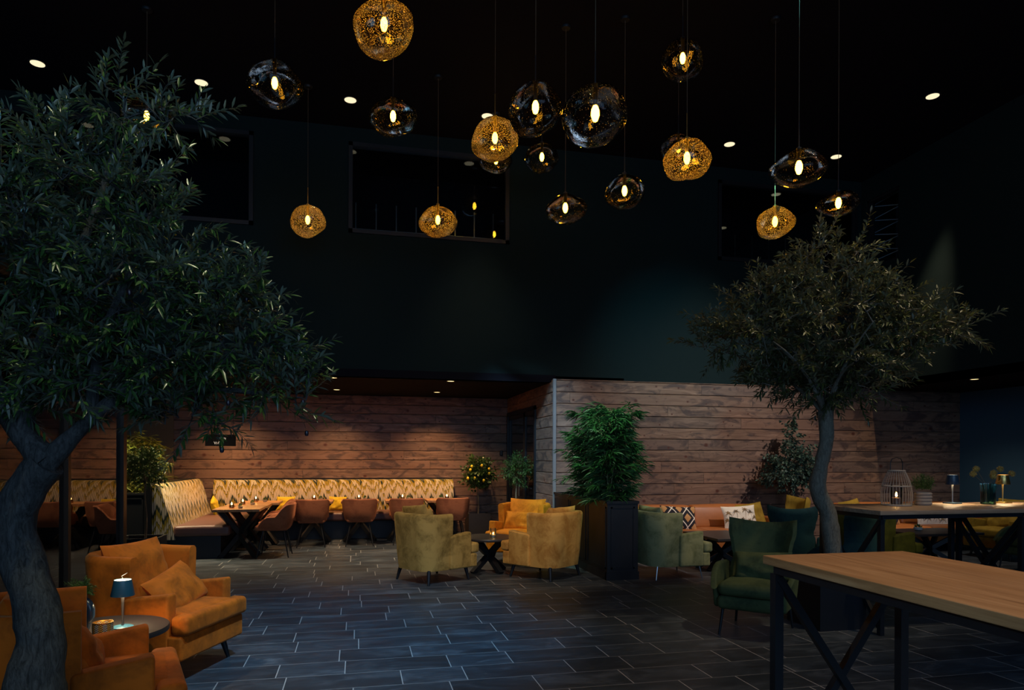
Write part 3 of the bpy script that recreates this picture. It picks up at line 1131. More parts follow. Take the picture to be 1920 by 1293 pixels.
# ---------------------------------------------------------------- wing chair
def wing_chair(label, mat, loc, rz, group, scale=1.0):
    t = thing('wing_chair', label, 'armchair', (loc[0], loc[1], 0), rz, group)
    t.scale = (scale,) * 3

    def hw(z):
        K = [(.24, .25), (.42, .265), (.56, .262), (.64, .238), (.74, .262), (.88, .292), (1.0, .292)]
        for (a, b), (c, d) in zip(K, K[1:]):
            if z <= c:
                f = (z - a) / (c - a)
                f = f * f * (3 - 2 * f)
                return b + (d - b) * f
        return K[-1][1]

    def bp(u, v, off):
        zt = .955 + .045 * u * u
        z = .25 + (zt - .25) * v
        ww = hw(z) + off * .35
        x0 = -.22 - .20 * (z - .25) ** 1.2
        wing = .13 + .05 * max(0, z - .6)
        x = x0 + wing * abs(u) ** 2.4
        return Vector((x - off, ww * u, z))
    g = G()
    nu, nv = 26, 18
    front = {}
    for s, off in ((1, 0.0), (-1, .060)):
        for i in range(nu + 1):
            for j in range(nv + 1):
                u = 2 * i / nu - 1
                v = j / nv
                e = min(1, (1 - abs(u)) / .06) * min(1, (1 - v) / .05)
                o = off * (.5 + .5 * math.sqrt(max(0, e))) if s < 0 else .030 * (1 - math.sqrt(max(0, e)))
                front[(s, i, j)] = len(g.v)
                g.v.append(tuple(bp(u, v, o)))
    for s in (1, -1):
        for i in range(nu):
            for j in range(nv):
                q = (front[(s, i, j)], front[(s, i + 1, j)], front[(s, i + 1, j + 1)], front[(s, i, j + 1)])
                g.f.append(q if s > 0 else tuple(reversed(q)))
                g.m.append(0)
    for i in range(nu):
        for j in (0, nv):
            g.f.append((front[(1, i, j)], front[(1, i + 1, j)], front[(-1, i + 1, j)], front[(-1, i, j)]))
            g.m.append(0)
    for j in range(nv):
        for i in (0, nu):
            g.f.append((front[(1, i, j)], front[(1, i, j + 1)], front[(-1, i, j + 1)], front[(-1, i, j)]))
            g.m.append(0)
    g.build('backrest', mat, t)
    for s in (-1, 1):
        g = G()

        def wp(a, b, c, q, h, s=s):
            tt = (a + 1) / 2
            z = q.z
            if c > 0:
                z -= .20 * max(0, tt - .35) ** 1.7 / .65 ** 1.7 * c
            y = q.y + s * (.045 * (1 - (2 * tt - .9) ** 2) * (c + 1) / 2 - .02 * (1 - c) / 2)
            x = q.x - .05 * (1 - c) / 2 * (a > .3)
            return (x, y, z)
        g.rbox(-.20, .32, s * .300 - .026, s * .300 + .026, .24, .600, .024, 3, 8, wp)
        g.build('arm', mat, t)
    g = G()

    def wp3(a, b, c, q, h):
        k = 1 - .10 * (a > 0) * a * abs(b) ** 3
        return (q.x * k, q.y, q.z + .03 * (1 - b * b) * (1 - a * a) * (c > 0))
    g.rbox(-.24, .36, -.262, .262, .355, .465, .05, 4, 6, wp3)
    g.build('seat_cushion', mat, t)
    g = G()
    g.rbox(-.24, .335, -.265, .265, .235, .352, .045, 4, 4)
    g.build('seat_base', mat, t)
    for sx, sy in ((1, -1), (1, 1), (-1, -1), (-1, 1)):
        g = G()
        g.tube([(sx * .25 - .02, sy * .23, .25), (sx * .29 - .02, sy * .255, 0)], [.014, .010], 10)
        g.build('leg', M['black'], t)
    return t


W1 = wing_chair('bottle green velvet wing chair facing the viewer, left of the near high table', M['bottle'], (3.50, 5.49), R(-135), 'wing chairs', 1.0)
pillow('throw_pillow', 'bottle green velvet pillow on the nearest wing chair', M['bottle'], local(W1, -.02, .05, .585), R(-133), R(25), .50, .28, .15, R(3), 15)
W2 = wing_chair('petrol blue wing chair standing behind the bottle green one, left of the trunk', M['petrol'], (5.45, 7.70), R(48), 'wing chairs', 0.98)
W3 = wing_chair('mustard wing chair with its top showing left of the right olive trunk, below the eucalyptus', M['mustard'], (5.95, 8.75), R(170), 'wing chairs', 1.02)
W4 = wing_chair('petrol blue wing chair seen under the left end of the far high table', M['petrol'], (5.40, 6.70), R(102), 'wing chairs', 1.0)
W5 = wing_chair('dark green wing chair at the right picture edge under the far high table', M['bottle'], (9.15, 7.65), R(180), 'wing chairs', 1.0)


# ---------------------------------------------------------------- dining chairs
def dining_chair(label, loc, rz):
    t = thing('dining_chair', label, 'chair', (loc[0], loc[1], 0), rz, 'rust dining chairs')
    path = arc_path(.265, -.25, .20, .13, 8, 8)

    def sec(i, tt):
        x = path[i][0][0]
        b = max(0.0, min(1.0, (-x - .02) / .20))
        b = b * b * (3 - 2 * b)
        top = .635 + (.835 - .635) * b
        ear = .012 * (1 - abs(path[i][0][1]) / .265) if x < -.22 else 0
        top -= ear
        if x > .05:
            top -= .13 * ((x - .05) / .15) ** 2
        bot = .425 + .02 * (x > 0)
        fl = .015 + .045 * b
        m_ = (top + bot) / 2
        return [(-.045, bot), (-.01, bot + .04), (fl * .6, m_), (fl, top - .015), (fl - .012, top), (fl - .028, top), (fl - .038, top - .015), (fl * .6 - .035, m_), (-.045, bot + .05), (-.065, bot)]
    g = G()
    g.sweep(path, sec)
    g.build('backrest', M['rust'], t)
    g = G()
    g.rbox(-.22, .27, -.225, .225, .415, .495, .035, 3, 4, lambda a, b, c, q, h: (q.x, q.y, q.z + .012 * (1 - a * a) * (1 - b * b) * (c > 0)))
    g.build('seat', M['rust'], t)
    for sx in (-1, 1):
        for sy in (-1, 1):
            g = G()
            g.tube([(sx * .15, sy * .15, .42), (sx * .235, sy * .235, 0)], [.015, .009], 8)
            g.build('leg', M['black'], t)
    return t


d0 = dining_chair('rust velvet dining chair in profile at the nearest left dining table', (-1.25, 11.25), R(178))
dup(d0, 'rust velvet dining chair half hidden behind the profile chair at the left tables', (-1.31, 11.97, 0), R(184))
dup(d0, 'rust dining chair back towards the viewer, left one of the fully visible pair', (-.76, 12.36, 0), R(90))
dup(d0, 'rust dining chair back towards the viewer, right one of the fully visible pair', (.055, 12.40, 0), R(89))
dup(d0, 'rust dining chair mostly hidden behind the olive gold armchair', (.86, 12.42, 0), R(91))
dup(d0, 'rust dining chair with its back to the viewer, rightmost one by the lemon tree', (1.70, 12.42, 0), R(88))


# ---------------------------------------------------------------- dining tables with crossed legs
def dining_table(label, loc, w_, d_):
    t = thing('dining_table', label, 'table', (loc[0], loc[1], 0), 0, 'oak dining tables')
    g = G()
    g.rbox(-w_ / 2, w_ / 2, -d_ / 2, d_ / 2, .715, .755, .004, 1, 1)
    g.build('tabletop', M['oak'], t, smooth=False)
    for k, (ax, ay) in enumerate(((1, .55), (1, -.55))):
        g = G()
        g.beam((-.27 * ax, -.27 * ay, 0.0), (.27 * ax, .27 * ay, .715), .07, .07)
        g.build('cross_leg', M['black'], t, smooth=False)
        g = G()
        g.beam((.27 * ax, .27 * ay, 0.0), (-.27 * ax, -.27 * ay, .715), .07, .07)
        g.build('cross_leg', M['black'], t, smooth=False)
    return t


t0 = dining_table('oak dining table nearest the viewer beside the left bench wing', (-1.78, 11.30), .68, .66)
dup(t0, 'oak dining table in the middle of the three beside the left bench wing', (-1.76, 12.05, 0))
dup(t0, 'oak dining table deepest in the corner of the bench', (-1.66, 12.80, 0))
t1 = dining_table('oak dining table behind the left one of the two fully visible chairs', (-.76, 13.02), .68, .72)
dup(t1, 'oak dining table behind the right one of the two fully visible chairs', (.06, 13.02, 0))
dup(t1, 'oak dining table behind the chair hidden by the olive gold armchair', (.86, 13.02, 0))
dup(t1, 'oak dining table at the right end of the patterned bench', (1.62, 13.02, 0))


def votive(label, loc, s=1.0):
    t = thing('candle_holder', label, 'candle holder', loc, 0, 'copper tealight glasses on the dining tables')
    g = G()
    g.lathe([(.022 * s, 0), (.036 * s, .012 * s), (.040 * s, .035 * s), (.030 * s, .070 * s), (.024 * s, .085 * s)], 16)
    g.f = g.f[:-1]
    g.m = g.m[:-1]
    g.build('glass', M['clear'], t)
    g = G()
    g.lathe([(.038 * s, .0), (.0415 * s, .035 * s), (.034 * s, .055 * s)], 16)
    g.build('copper_band', M['copper'], t)
    g = G()
    g.lathe([(.0001, .052 * s), (.012 * s, .064 * s), (.008 * s, .080 * s), (.0001, .098 * s)], 10)
    g.build('flame', M['flame'], t)
    return t


def flat_foliage(g, c, r, n, L, W, rnd, up=.6, attr=None, flat=1.0):
    """short leaves filling a rounded clump"""
    for _ in range(n):
        d = Vector((rnd.gauss(0, 1), rnd.gauss(0, 1), rnd.gauss(0, 1) * flat)).normalized()
        p = Vector(c) + Vector((d.x * r[0], d.y * r[1], d.z * r[2])) * (rnd.random() ** .45)
        dr = (d + Vector((0, 0, up)) + Vector((rnd.uniform(-.6, .6), rnd.uniform(-.6, .6), rnd.uniform(-.6, .6)))).normalized()
        leaf(g, p, dr, L * rnd.uniform(.7, 1.25), W, rnd, attr)


def leaf(g, p, d, L, W, rnd, attr=None, droop=.15, tw=None):
    side = d.cross(Vector((0, 0, 1)))
    if side.length < .05:
        side = Vector((1, 0, 0))
    side.normalize()
    nrm = side.cross(d)
    a = rnd.uniform(-1.0, 1.0) if tw is None else tw
    side = side * math.cos(a) + nrm * math.sin(a)
    nrm = side.cross(d)
    b = len(g.v)
    q = [p, p + d * L * .35 + side * W * .5, p + d * L * .35 - side * W * .5, p + d * L * .40 - nrm * W * .12,
         p + d * L * .72 + side * W * .36 - Vector((0, 0, droop * L * .35)), p + d * L * .72 - side * W * .36 - Vector((0, 0, droop * L * .35)),
         p + d * L - Vector((0, 0, droop * L))]
    g.v.extend([tuple(x) for x in q])
    g.f.extend([(b, b + 1, b + 3), (b, b + 3, b + 2), (b + 1, b + 4, b + 3), (b + 3, b + 5, b + 2), (b + 3, b + 4, b + 6), (b + 3, b + 6, b + 5)])
    g.m.extend([0] * 6)
    if attr is not None:
        r = rnd.random()
        attr.extend([r] * 7)


def build_leaves(g, attr, name, mat, parent=None):
    o = g.build(name, mat, parent, smooth=True, recalc=False)
    a = o.data.attributes.new('rnd', 'FLOAT', 'POINT')
    a.data.foreach_set('value', attr)
    return o


def tabletop_plant(label, loc, rnd):
    t = thing('succulent_pot', label, 'potted plant', loc, 0, 'tiny plants on the dining tables')
    g = G()
    g.lathe([(.022, 0), (.034, .008), (.038, .035), (.034, .038)], 16)
    g.build('pot', M['stone'], t)
    g = G()
    at_ = []
    flat_foliage(g, (0, 0, .045), (.030, .030, .022), 60, .028, .010, rnd, 1.0, at_)
    build_leaves(g, at_, 'leaves', M['box_leaf'], t)
    return t


rr = random.Random(4)
v0 = votive('copper tealight glass on the nearest left dining table', (-1.88, 11.22, .755))
p0 = tabletop_plant('tiny potted succulent on the nearest left dining table', (-1.74, 11.14, .755), rr)
for (x, y, a) in ((-1.84, 12.02, 'on the middle table beside the left bench wing'), (-1.74, 12.78, 'on the corner table of the bench')):
    dup(v0, 'copper tealight glass ' + a, (x, y, .755))
    dup(p0, 'tiny potted succulent ' + a, (x + .16, y - .06, .755))
for (x, s_, a) in ((-.76, 1, 'above the left one of the two fully visible chairs'), (.04, 1, 'above the right one of the two fully visible chairs'), (.84, 1, 'above the chair hidden by the olive gold armchair'), (1.68, -1, 'at the right end of the bench')):
    dup(v0, 'copper tealight glass ' + a, (x, 13.0, .755))
    dup(p0, 'tiny potted succulent ' + a, (x + .11 * s_, 13.04, .755))

# ---------------------------------------------------------------- patterned bench
BX0, BX1 = -2.98, 1.93
t = thing('corner_bench', 'long corner bench with zigzag ikat back and brown leather seats', 'bench', (0, 0, 0))


def back_panel(x0, x1):
    g = G()
    prof = [(13.86, .36), (13.82, .50), (13.86, .80), (13.90, 1.06), (13.93, 1.10), (13.98, 1.11), (14.08, 1.10), (14.08, .36)]
    vs = [(x, y, z) for x in (x0, x1) for (y, z) in prof]
    n = len(prof)
    g.add(vs, [(i, (i + 1) % n, n + (i + 1) % n, n + i) for i in range(n)] + [tuple(range(n)), tuple(reversed(range(n, 2 * n)))])
    return g


xs = [-2.66, -1.88, -1.11, -.34, .43, 1.20, BX1]
for a, b in zip(xs, xs[1:]):
    back_panel(a + .003, b - .003).build('back_panel', M['ikat'], t)
prof = [(-2.98, .30), (-2.98, 1.10), (-2.94, 1.135), (-2.90, 1.125), (-2.86, 1.08), (-2.78, .80), (-2.69, .50), (-2.66, .30)]
g = G()
ys = [11.10, 12.03, 12.96, 13.92]
n = len(prof)
vs = [(x, y, z) for y in (ys[0], ys[-1]) for (x, z) in prof]
g.add(vs, [(i, (i + 1) % n, n + (i + 1) % n, n + i) for i in range(n)] + [tuple(range(n)), tuple(reversed(range(n, 2 * n)))])
g.build('back_panel', M['ikat'], t)
g = G()
g.box(-3.06, -2.985, 11.08, 14.0, 0, 1.15)
g.build('back_board', M['lacquer'], t, smooth=False)
g = G()
g.box(-2.66, BX1, 14.082, 14.088, 0, 1.12)
g.build('back_board', M['lacquer'], t, smooth=False)
for (x0, x1, y0, y1) in ((-2.68, -1.88, 11.08, 13.90), (-1.87, -.06, 13.22, 13.87), (-.05, BX1, 13.22, 13.87)):
    g = G()
    g.rbox(x0, x1, y0, y1, .345, .505, .045, 4, 6, lambda a, b, c, q, h: (q.x, q.y, q.z + .008 * (1 - a * a) * (c > 0)))
    g.build('seat', M['cushleather'], t)
g = G()
g.box(-2.94, -2.02, 11.14, 13.9, 0, .345)
g.box(-2.02, BX1 - .02, 13.42, 14.0, 0, .345)
g.build('plinth', M['lacquer'], t, smooth=False)

for (nm, x, y, z, hd, rl) in (
        ('yellow cushion with tassels against the left bench wing', -2.50, 13.20, .66, 0, R(20)),
        ('yellow cushion behind the profile chair at the bench back', -1.32, 13.68, .66, -90, 0),
        ('yellow cushion between the two fully visible chairs', -.36, 13.68, .65, -90, R(-2)),
        ):
    pillow('bench_cushion', nm, M['yellow'], (x, y, z), R(hd), R(15), .34, .28, .12, rl, int(abs(x) * 10), 'yellow cushions on the patterned bench')

# ---------------------------------------------------------------- round tables
t = thing('coffee_table', 'round black coffee table with crossed legs between the central armchairs', 'table', (1.76, 9.18, 0), R(8))
g = G()
g.lathe([(.36, .435), (.375, .440), (.38, .450), (.38, .465), (.375, .472), (.0001, .473)], 48)
g.build('tabletop', M['blacktop'], t)
for k in range(2):
    g = G()
    for s in (-1, 1):
        a = k * PI / 2 + .35
        c_, s_ = math.cos(a), math.sin(a)
        g.beam((-.27 * c_ * s, -.27 * s_ * s, 0), (.27 * c_ * s, .27 * s_ * s, .436), .075, .06)
    g.build('cross_leg', M['black'], t, smooth=False)
t = thing('candle_holder', 'ribbed glass with a lit candle on the round black coffee table', 'candle holder', (1.80, 9.06, .473))
g = G()
g.lathe([(.040, .0), (.040, .125)], 24)
g.f = g.f[:-2]
g.m = g.m[:-2]
g.build('glass', M['clear'], t)
g = G()
for k in range(14):
    a = 2 * PI * k / 14
    g.tube([(.042 * math.cos(a), .042 * math.sin(a), 0), (.042 * math.cos(a), .042 * math.sin(a), .125)], .0022, 5)
g.lathe([(.0395, 0), (.044, 0), (.044, .006), (.0395, .006)], 24)
g.build('brass_ribs', M['brass'], t)
g = G()
g.lathe([(.0001, 0.002), (.030, .002), (.030, .035), (.0001, .036)], 16)
cd_ = g.build('candle', M['candle'], t)
g = G()
g.lathe([(.0001, .040), (.007, .050), (.004, .066), (.0001, .080)], 10)
g.build('flame', M['flame'], cd_)

t = thing('side_table', 'small round black side table between the two foreground armchairs', 'table', (-1.50, 4.62, 0))
g = G()
g.lathe([(.335, .462), (.355, .468), (.36, .478), (.36, .492), (.354, .5), (.0001, .5)], 48)
g.build('tabletop', M['blacktop'], t)
for k in range(2):
    g = G()
    for s in (-1, 1):
        a = k * PI / 2 + .8
        c_, s_ = math.cos(a), math.sin(a)
        g.beam((-.22 * c_ * s, -.22 * s_ * s, 0), (.22 * c_ * s, .22 * s_ * s, .463), .06, .05)
    g.build('cross_leg', M['black'], t, smooth=False)


def table_lamp(label, loc, mat, square=True, ring=False, rod=None):
    t = thing('table_lamp', label, 'lamp', loc, R(8), 'cordless table lamps')
    g = G()
    if square:
        g.rbox(-.062, .062, -.062, .062, 0, .012, .005, 2, 1)
    else:
        g.lathe([(.0001, 0), (.058, 0), (.060, .005), (.050, .010), (.0001, .013)], 32)
    g.build('base', mat, t)
    g = G()
    g.lathe([(.008, .010), (.0065, .05), (.0075, .15), (.011, .215)], 14)
    g.build('pole', rod or mat, t)
    g = G()
    g.lathe([(.066, .195), (.067, .197), (.049, .292), (.047, .293)], 40)
    g.f = g.f[:-2]
    g.m = g.m[:-2]
    sh = g.build('lamp_shade', mat, t)
    g = G()
    g.lathe([(.0001, .286), (.046, .286), (.046, .290), (.0001, .290)], 32)
    g.build('glowing_top', M['lampglow'], sh)
    g = G()
    g.lathe([(.0001, .213), (.030, .213), (.052, .217), (.0001, .222)], 24)
    g.build('diffuser', M['lampdown'], sh)
    if ring:
        g = G()
        g.tube([(0, .02, .293), (-.01, .02, .312)], .002, 6)
        g.tube([(-.01, .02, .312), (.02, .03, .330)], .002, 6)
        g.build('carry_hook', M['steel'], t)
    return t


table_lamp('blue table lamp with a glowing top on the small side table', (-1.40, 4.62, .5), M['tealac'], False, True, M['steel'])
table_lamp('dark blue table lamp beside the potted shrub on the far high table', (5.93, 5.80, 1.1), M['bluelac'], True, False, M['steel'])
table_lamp('brass table lamp right of the green glass vase on the far high table', (6.56, 5.80, 1.1), M['brass'], True, False, M['brass'])

# donut vase with wispy greenery
t = thing('vase', 'dark blue ceramic vase with a hole through it, holding wispy greenery', 'vase', (-1.585, 4.53, .5), R(-20))
g = G()
ring = []
for k in range(28):
    a = 2 * PI * k / 28
    ring.append((.043 * math.cos(a), 0, .130 + .058 * math.sin(a)))
g.tube(ring, [.030 + .004 * math.cos(2 * PI * k / 28 + 2.2) for k in range(28)], 14, closed=True)
g.tube([(-.02, 0, 0), (-.04, 0, .05), (-.052, 0, .10)], [.034, .032, .028], 14)
g.tube([(-.01, 0, 0), (.01, 0, .05), (.02, 0, .08)], [.034, .032, .028], 14)
g.build('body', M['darkceramic'], t)
rr = random.Random(9)
g = G()
at_ = []
for k in range(70):
    a, b = rr.uniform(0, 2 * PI), rr.uniform(0, 1)
    p = Vector((0, 0, .20))
    e = Vector((math.cos(a) * .10 * b ** .5 - .02, math.sin(a) * .08 * b ** .5, .20 + rr.uniform(.05, .13) - .04 * b))
    pts = [p + (e - p) * q + Vector((0, 0, .03 * math.sin(PI * q))) for q in (0, .3, .6, 1)]
    for q0, q1 in zip(pts, pts[1:]):
        for s in range(7):
            pp = q0 + (q1 - q0) * (s / 7)
            d = ((q1 - q0).normalized() + Vector((rr.uniform(-.9, .9), rr.uniform(-.9, .9), rr.uniform(-.5, .9)))).normalized()
            leaf(g, pp, d, rr.uniform(.014, .030), .0042, rr, at_)
build_leaves(g, at_, 'greenery', M['box_leaf'], t)

# patterned candle holder in front of it
t = thing('candle_holder', 'cylindrical candle holder with a woven gold and black pattern on the side table', 'candle holder', (-1.435, 4.39, .5))
m = NT('gold_black_weave')
x, y, z = m.xyz(m.obj())[:3]
an = m.math('MULTIPLY', m.math('ARCTAN2', y, x), 30 / (2 * PI))
par = m.math('MODULO', m.math('ABSOLUTE', m.math('FLOOR', an)), 2.0)
zz = m.math('FRACT', m.math('ADD', m.math('MULTIPLY', z, 95.0), m.math('MULTIPLY', m.math('SUBTRACT', m.math('MULTIPLY', par, 2.0), 1.0), m.math('FRACT', an))))
tone = m.math('FRACT', m.math('MULTIPLY', m.math('FLOOR', m.math('DIVIDE', an, 2.0)), .5))
cc = m.mix(m.math('GREATER_THAN', tone, .25), (0.75, 0.42, 0.06, 1), (0.62, 0.56, 0.48, 1))
m.base(m.mix(m.math('GREATER_THAN', zz, .52), (0.015, 0.012, 0.012, 1), cc), .45)
g = G()
g.lathe([(.052, 0), (.054, .005), (.054, .087), (.050, .087), (.050, .01)], 40)
g.f = g.f[:-2]
g.m = g.m[:-2]
g.build('cylinder', m.mat, t)
g = G()
g.lathe([(.0495, .084), (.055, .084), (.055, .090), (.0495, .090), (.0495, .084)], 40)
g.f = g.f[:-2]
g.m = g.m[:-2]
g.build('rim', M['brass'], t)
g = G()
g.lathe([(.0001, .004), (.030, .004), (.030, .04), (.0001, .042)], 16)
g.build('candle', M['candle'], t)
g = G()
g.lathe([(.0001, .044), (.006, .052), (.004, .064), (.0001, .076)], 10)
g.build('flame', M['flame'], t)


# ---------------------------------------------------------------- high tables
def high_table(label, x0, x1, y0, y1, long_y):
    cx, cy = (x0 + x1) / 2, (y0 + y1) / 2
    t = thing('high_table', label, 'table', (cx, cy, 0), 0, 'oak high tables')
    W, D = (x1 - x0) / 2, (y1 - y0) / 2
    g = G()
    g.rbox(-W, W, -D, D, 1.060, 1.10, .004, 2, 1)
    g.build('tabletop', M['oak'] if long_y else M['oak2'], t, smooth=True)
    i = .045
    g = G()
    for s in (-1, 1):
        g.box(-W + i, W - i, s * (D - i) - .018, s * (D - i) + .018, 1.022, 1.059)
        g.box(s * (W - i) - .018, s * (W - i) + .018, -D + i, D - i, 1.022, 1.059)
    g.build('rail', M['black'], t, smooth=False)
    for sx in (-1, 1):
        for sy in (-1, 1):
            a, b = sx * (W - i), sy * (D - i)
            g = G()
            g.box(a - .021, a + .021, b - .021, b + .021, 0, 1.02)
            g.build('leg', M['black'], t, smooth=False)

    def brace(a, b):
        g = G()
        g.beam(a, b, .034, .034)
        g.build('brace', M['black'], t, smooth=False)
    zt, zb = 1.0, .03
    for s in (-1, 1):
        if long_y:
            yy = s * (D - i)
            brace((-W + i, yy - .012, zt), (W - i, yy - .012, zb))
            brace((-W + i, yy + .012, zb), (W - i, yy + .012, zt))
        else:
            xx = s * (W - i)
            brace((xx - .012, -D + i, zt), (xx - .012, D - i, zb))
            brace((xx + .012, -D + i, zb), (xx + .012, D - i, zt))
    return t


def oak2():
    m = M['oak'].copy()
    m.name = 'oak_along_x'
    for nd in m.node_tree.nodes:
        if nd.type == 'VALTORGB':
            for e, c in zip(nd.color_ramp.elements, ((0.20, 0.13, 0.085), (0.34, 0.24, 0.165), (0.45, 0.34, 0.25))):
                e.color = (*c, 1)
    nt = m.node_tree
    for nd in list(nt.nodes):
        if nd.type == 'TEX_COORD':
            mp = nt.nodes.new('ShaderNodeMapping')
            mp.inputs['Rotation'].default_value = (0, 0, R(90))
            for l in list(nd.outputs['Object'].links):
                to = l.to_socket
                nt.links.new(mp.outputs[0], to)
            nt.links.new(nd.outputs['Object'], mp.inputs[0])
    return m


M['oak2'] = oak2()
high_table('oak topped high table in the right foreground, nearest the viewer', 1.85, 2.62, 1.28, 2.85, True)
high_table('oak topped high table behind, carrying the lantern, lamps and plants', 4.46, 6.08, 5.10, 5.96, False)
high_table('oak topped high table joined on at the right end, under the brass lamp', 6.085, 7.70, 5.10, 5.96, False)

# birdcage lantern
t = thing('lantern', 'wicker birdcage lantern with a burning candle on the far high table', 'lantern', (5.13, 5.66, 1.1))


def rad(z):
    if z < .19:
        return .128 + .010 * math.sin(z / .19 * PI)
    f = (z - .19) / .15
    return .128 - .055 * f ** 1.3


n = 30
g = G()
for k in range(n):
    a = 2 * PI * k / n
    g.tube([(rad(z) * math.cos(a), rad(z) * math.sin(a), z) for z in [.34 * i / 8 for i in range(9)]], .0022, 5)
g.build('bars', M['wire'], t)
for z, rr_ in ((.008, .0065), (.19, .0055), (.34, .006)):
    g = G()
    g.tube([(rad(z) * math.cos(2 * PI * k / 32), rad(z) * math.sin(2 * PI * k / 32), z) for k in range(32)], rr_, 8, closed=True)
    g.build('hoop', M['wire'], t)
g = G()
g.lathe([(.0001, .002), (.125, .002), (.125, .012), (.0001, .012)], 32)
g.build('floor_disc', M['wire'], t)
g = G()
g.tube([(-.070, 0, .34), (-.070, 0, .42), (-.05, 0, .455), (0, 0, .468), (.05, 0, .455), (.070, 0, .42), (.070, 0, .34)], .004, 8)
g.build('handle', M['black'], t)
g = G()
g.lathe([(.050, .013), (.052, .20)], 28)
g.f = g.f[:-2]
g.m = g.m[:-2]
g.build('glass_cylinder', M['clear'], t)
g = G()
g.lathe([(.0001, .013), (.040, .013), (.040, .075), (.0001, .078)], 20)
ca = g.build('candle', plain('brown_candle', (0.22, 0.10, 0.06), .5), t)
g = G()
g.lathe([(.0001, .082), (.010, .095), (.007, .118), (.0001, .140)], 12)
g.build('flame', M['flame'], ca)


def ribbed_plant(label, loc, seed):
    t = thing('potted_shrub', label, 'potted plant', loc, 0, 'bushy plants in ribbed pots')
    g = G()
    prof = [(.066, 0)]
    for k in range(4):
        for j in range(7):
            a = PI * j / 6
            prof.append((.070 + .009 * math.sin(a), .004 + .031 * k + .031 * j / 6))
    prof += [(.064, .128), (.062, .110)]
    g.lathe(prof, 36)
    g.build('ribbed_pot', M['stone'], t)
    g = G()
    g.lathe([(.0001, .112), (.063, .112), (.0001, .114)], 20)
    g.build('soil', M['soil'], t)
    g = G()
    at_ = []
    r2 = random.Random(seed)
    for k in range(110):
        a, b = r2.uniform(0, 2 * PI), r2.random() ** .5
        base = Vector((math.cos(a) * .04 * b, math.sin(a) * .04 * b, .112))
        tip = Vector((math.cos(a) * .115 * b, math.sin(a) * .115 * b, .19 + .10 * math.sqrt(max(0, 1 - b * b)) + r2.uniform(-.02, .02)))
        for s in range(12):
            p = base + (tip - base) * (.35 + .65 * s / 11)
            d = ((tip - base).normalized() + Vector((r2.uniform(-1, 1), r2.uniform(-1, 1), r2.uniform(-.4, .8)))).normalized()
            leaf(g, p, d, r2.uniform(.014, .028), .006, r2, at_)
    build_leaves(g, at_, 'foliage', M['box_leaf'], t)
    return t


s0 = ribbed_plant('bushy green plant in a ribbed clay pot right of the birdcage lantern', (5.44, 5.66, 1.1), 2)
dup(s0, 'bushy green plant in a ribbed clay pot cut by the right picture edge', (6.93, 5.62, 1.1), 2.0)

t = thing('vase', 'ribbed green glass vase with round dried flower heads between the two lamps', 'vase', (6.22, 5.66, 1.1))
g = G()
N = 40
g.lathe([(.060, 0), (.066, .006), (.064, .10), (.070, .21)], N * 2, wob=lambda a, z: .020 * math.cos(a * 20))
g.f = g.f[:-1]
g.m = g.m[:-1]
g.build('ribbed_glass', M['greenglass'], t)
r2 = random.Random(7)
for k, (dx, dz, dy) in enumerate(((-.155, .335, 0), (-.105, .385, .02), (.035, .315, -.02), (.075, .345, .02), (.115, .385, -.01), (.245, .340, 0.0))):
    c_ = Vector((dx * .97, dy - dx * .2, dz - .03))
    g = G()
    g.tube([(dx * .1, 0, .01), (dx * .25, 0, .20), c_], .0016, 5)
    st_ = g.build('flower_stem', M['stem'], t)
    g = G()
    at_ = []
    g.lathe([(.0001, -.022), (.015, -.016), (.022, 0), (.015, .016), (.0001, .022)], 14, c_)
    at_ += [.5] * len(g.v)
    for _ in range(240):
        d = Vector((r2.gauss(0, 1), r2.gauss(0, 1), r2.gauss(0, 1))).normalized()
        leaf(g, c_ + d * .006, d, r2.uniform(.026, .034), .005, r2, at_, 0)
    build_leaves(g, at_, 'flower_head', M['dry'] if 'dry' in M else M.setdefault('dry', leafmat('dried_flower', (0.36, 0.28, 0.07), (0.55, 0.45, 0.15), (0.4, 0.3, 0.1), .2, .7)), st_)

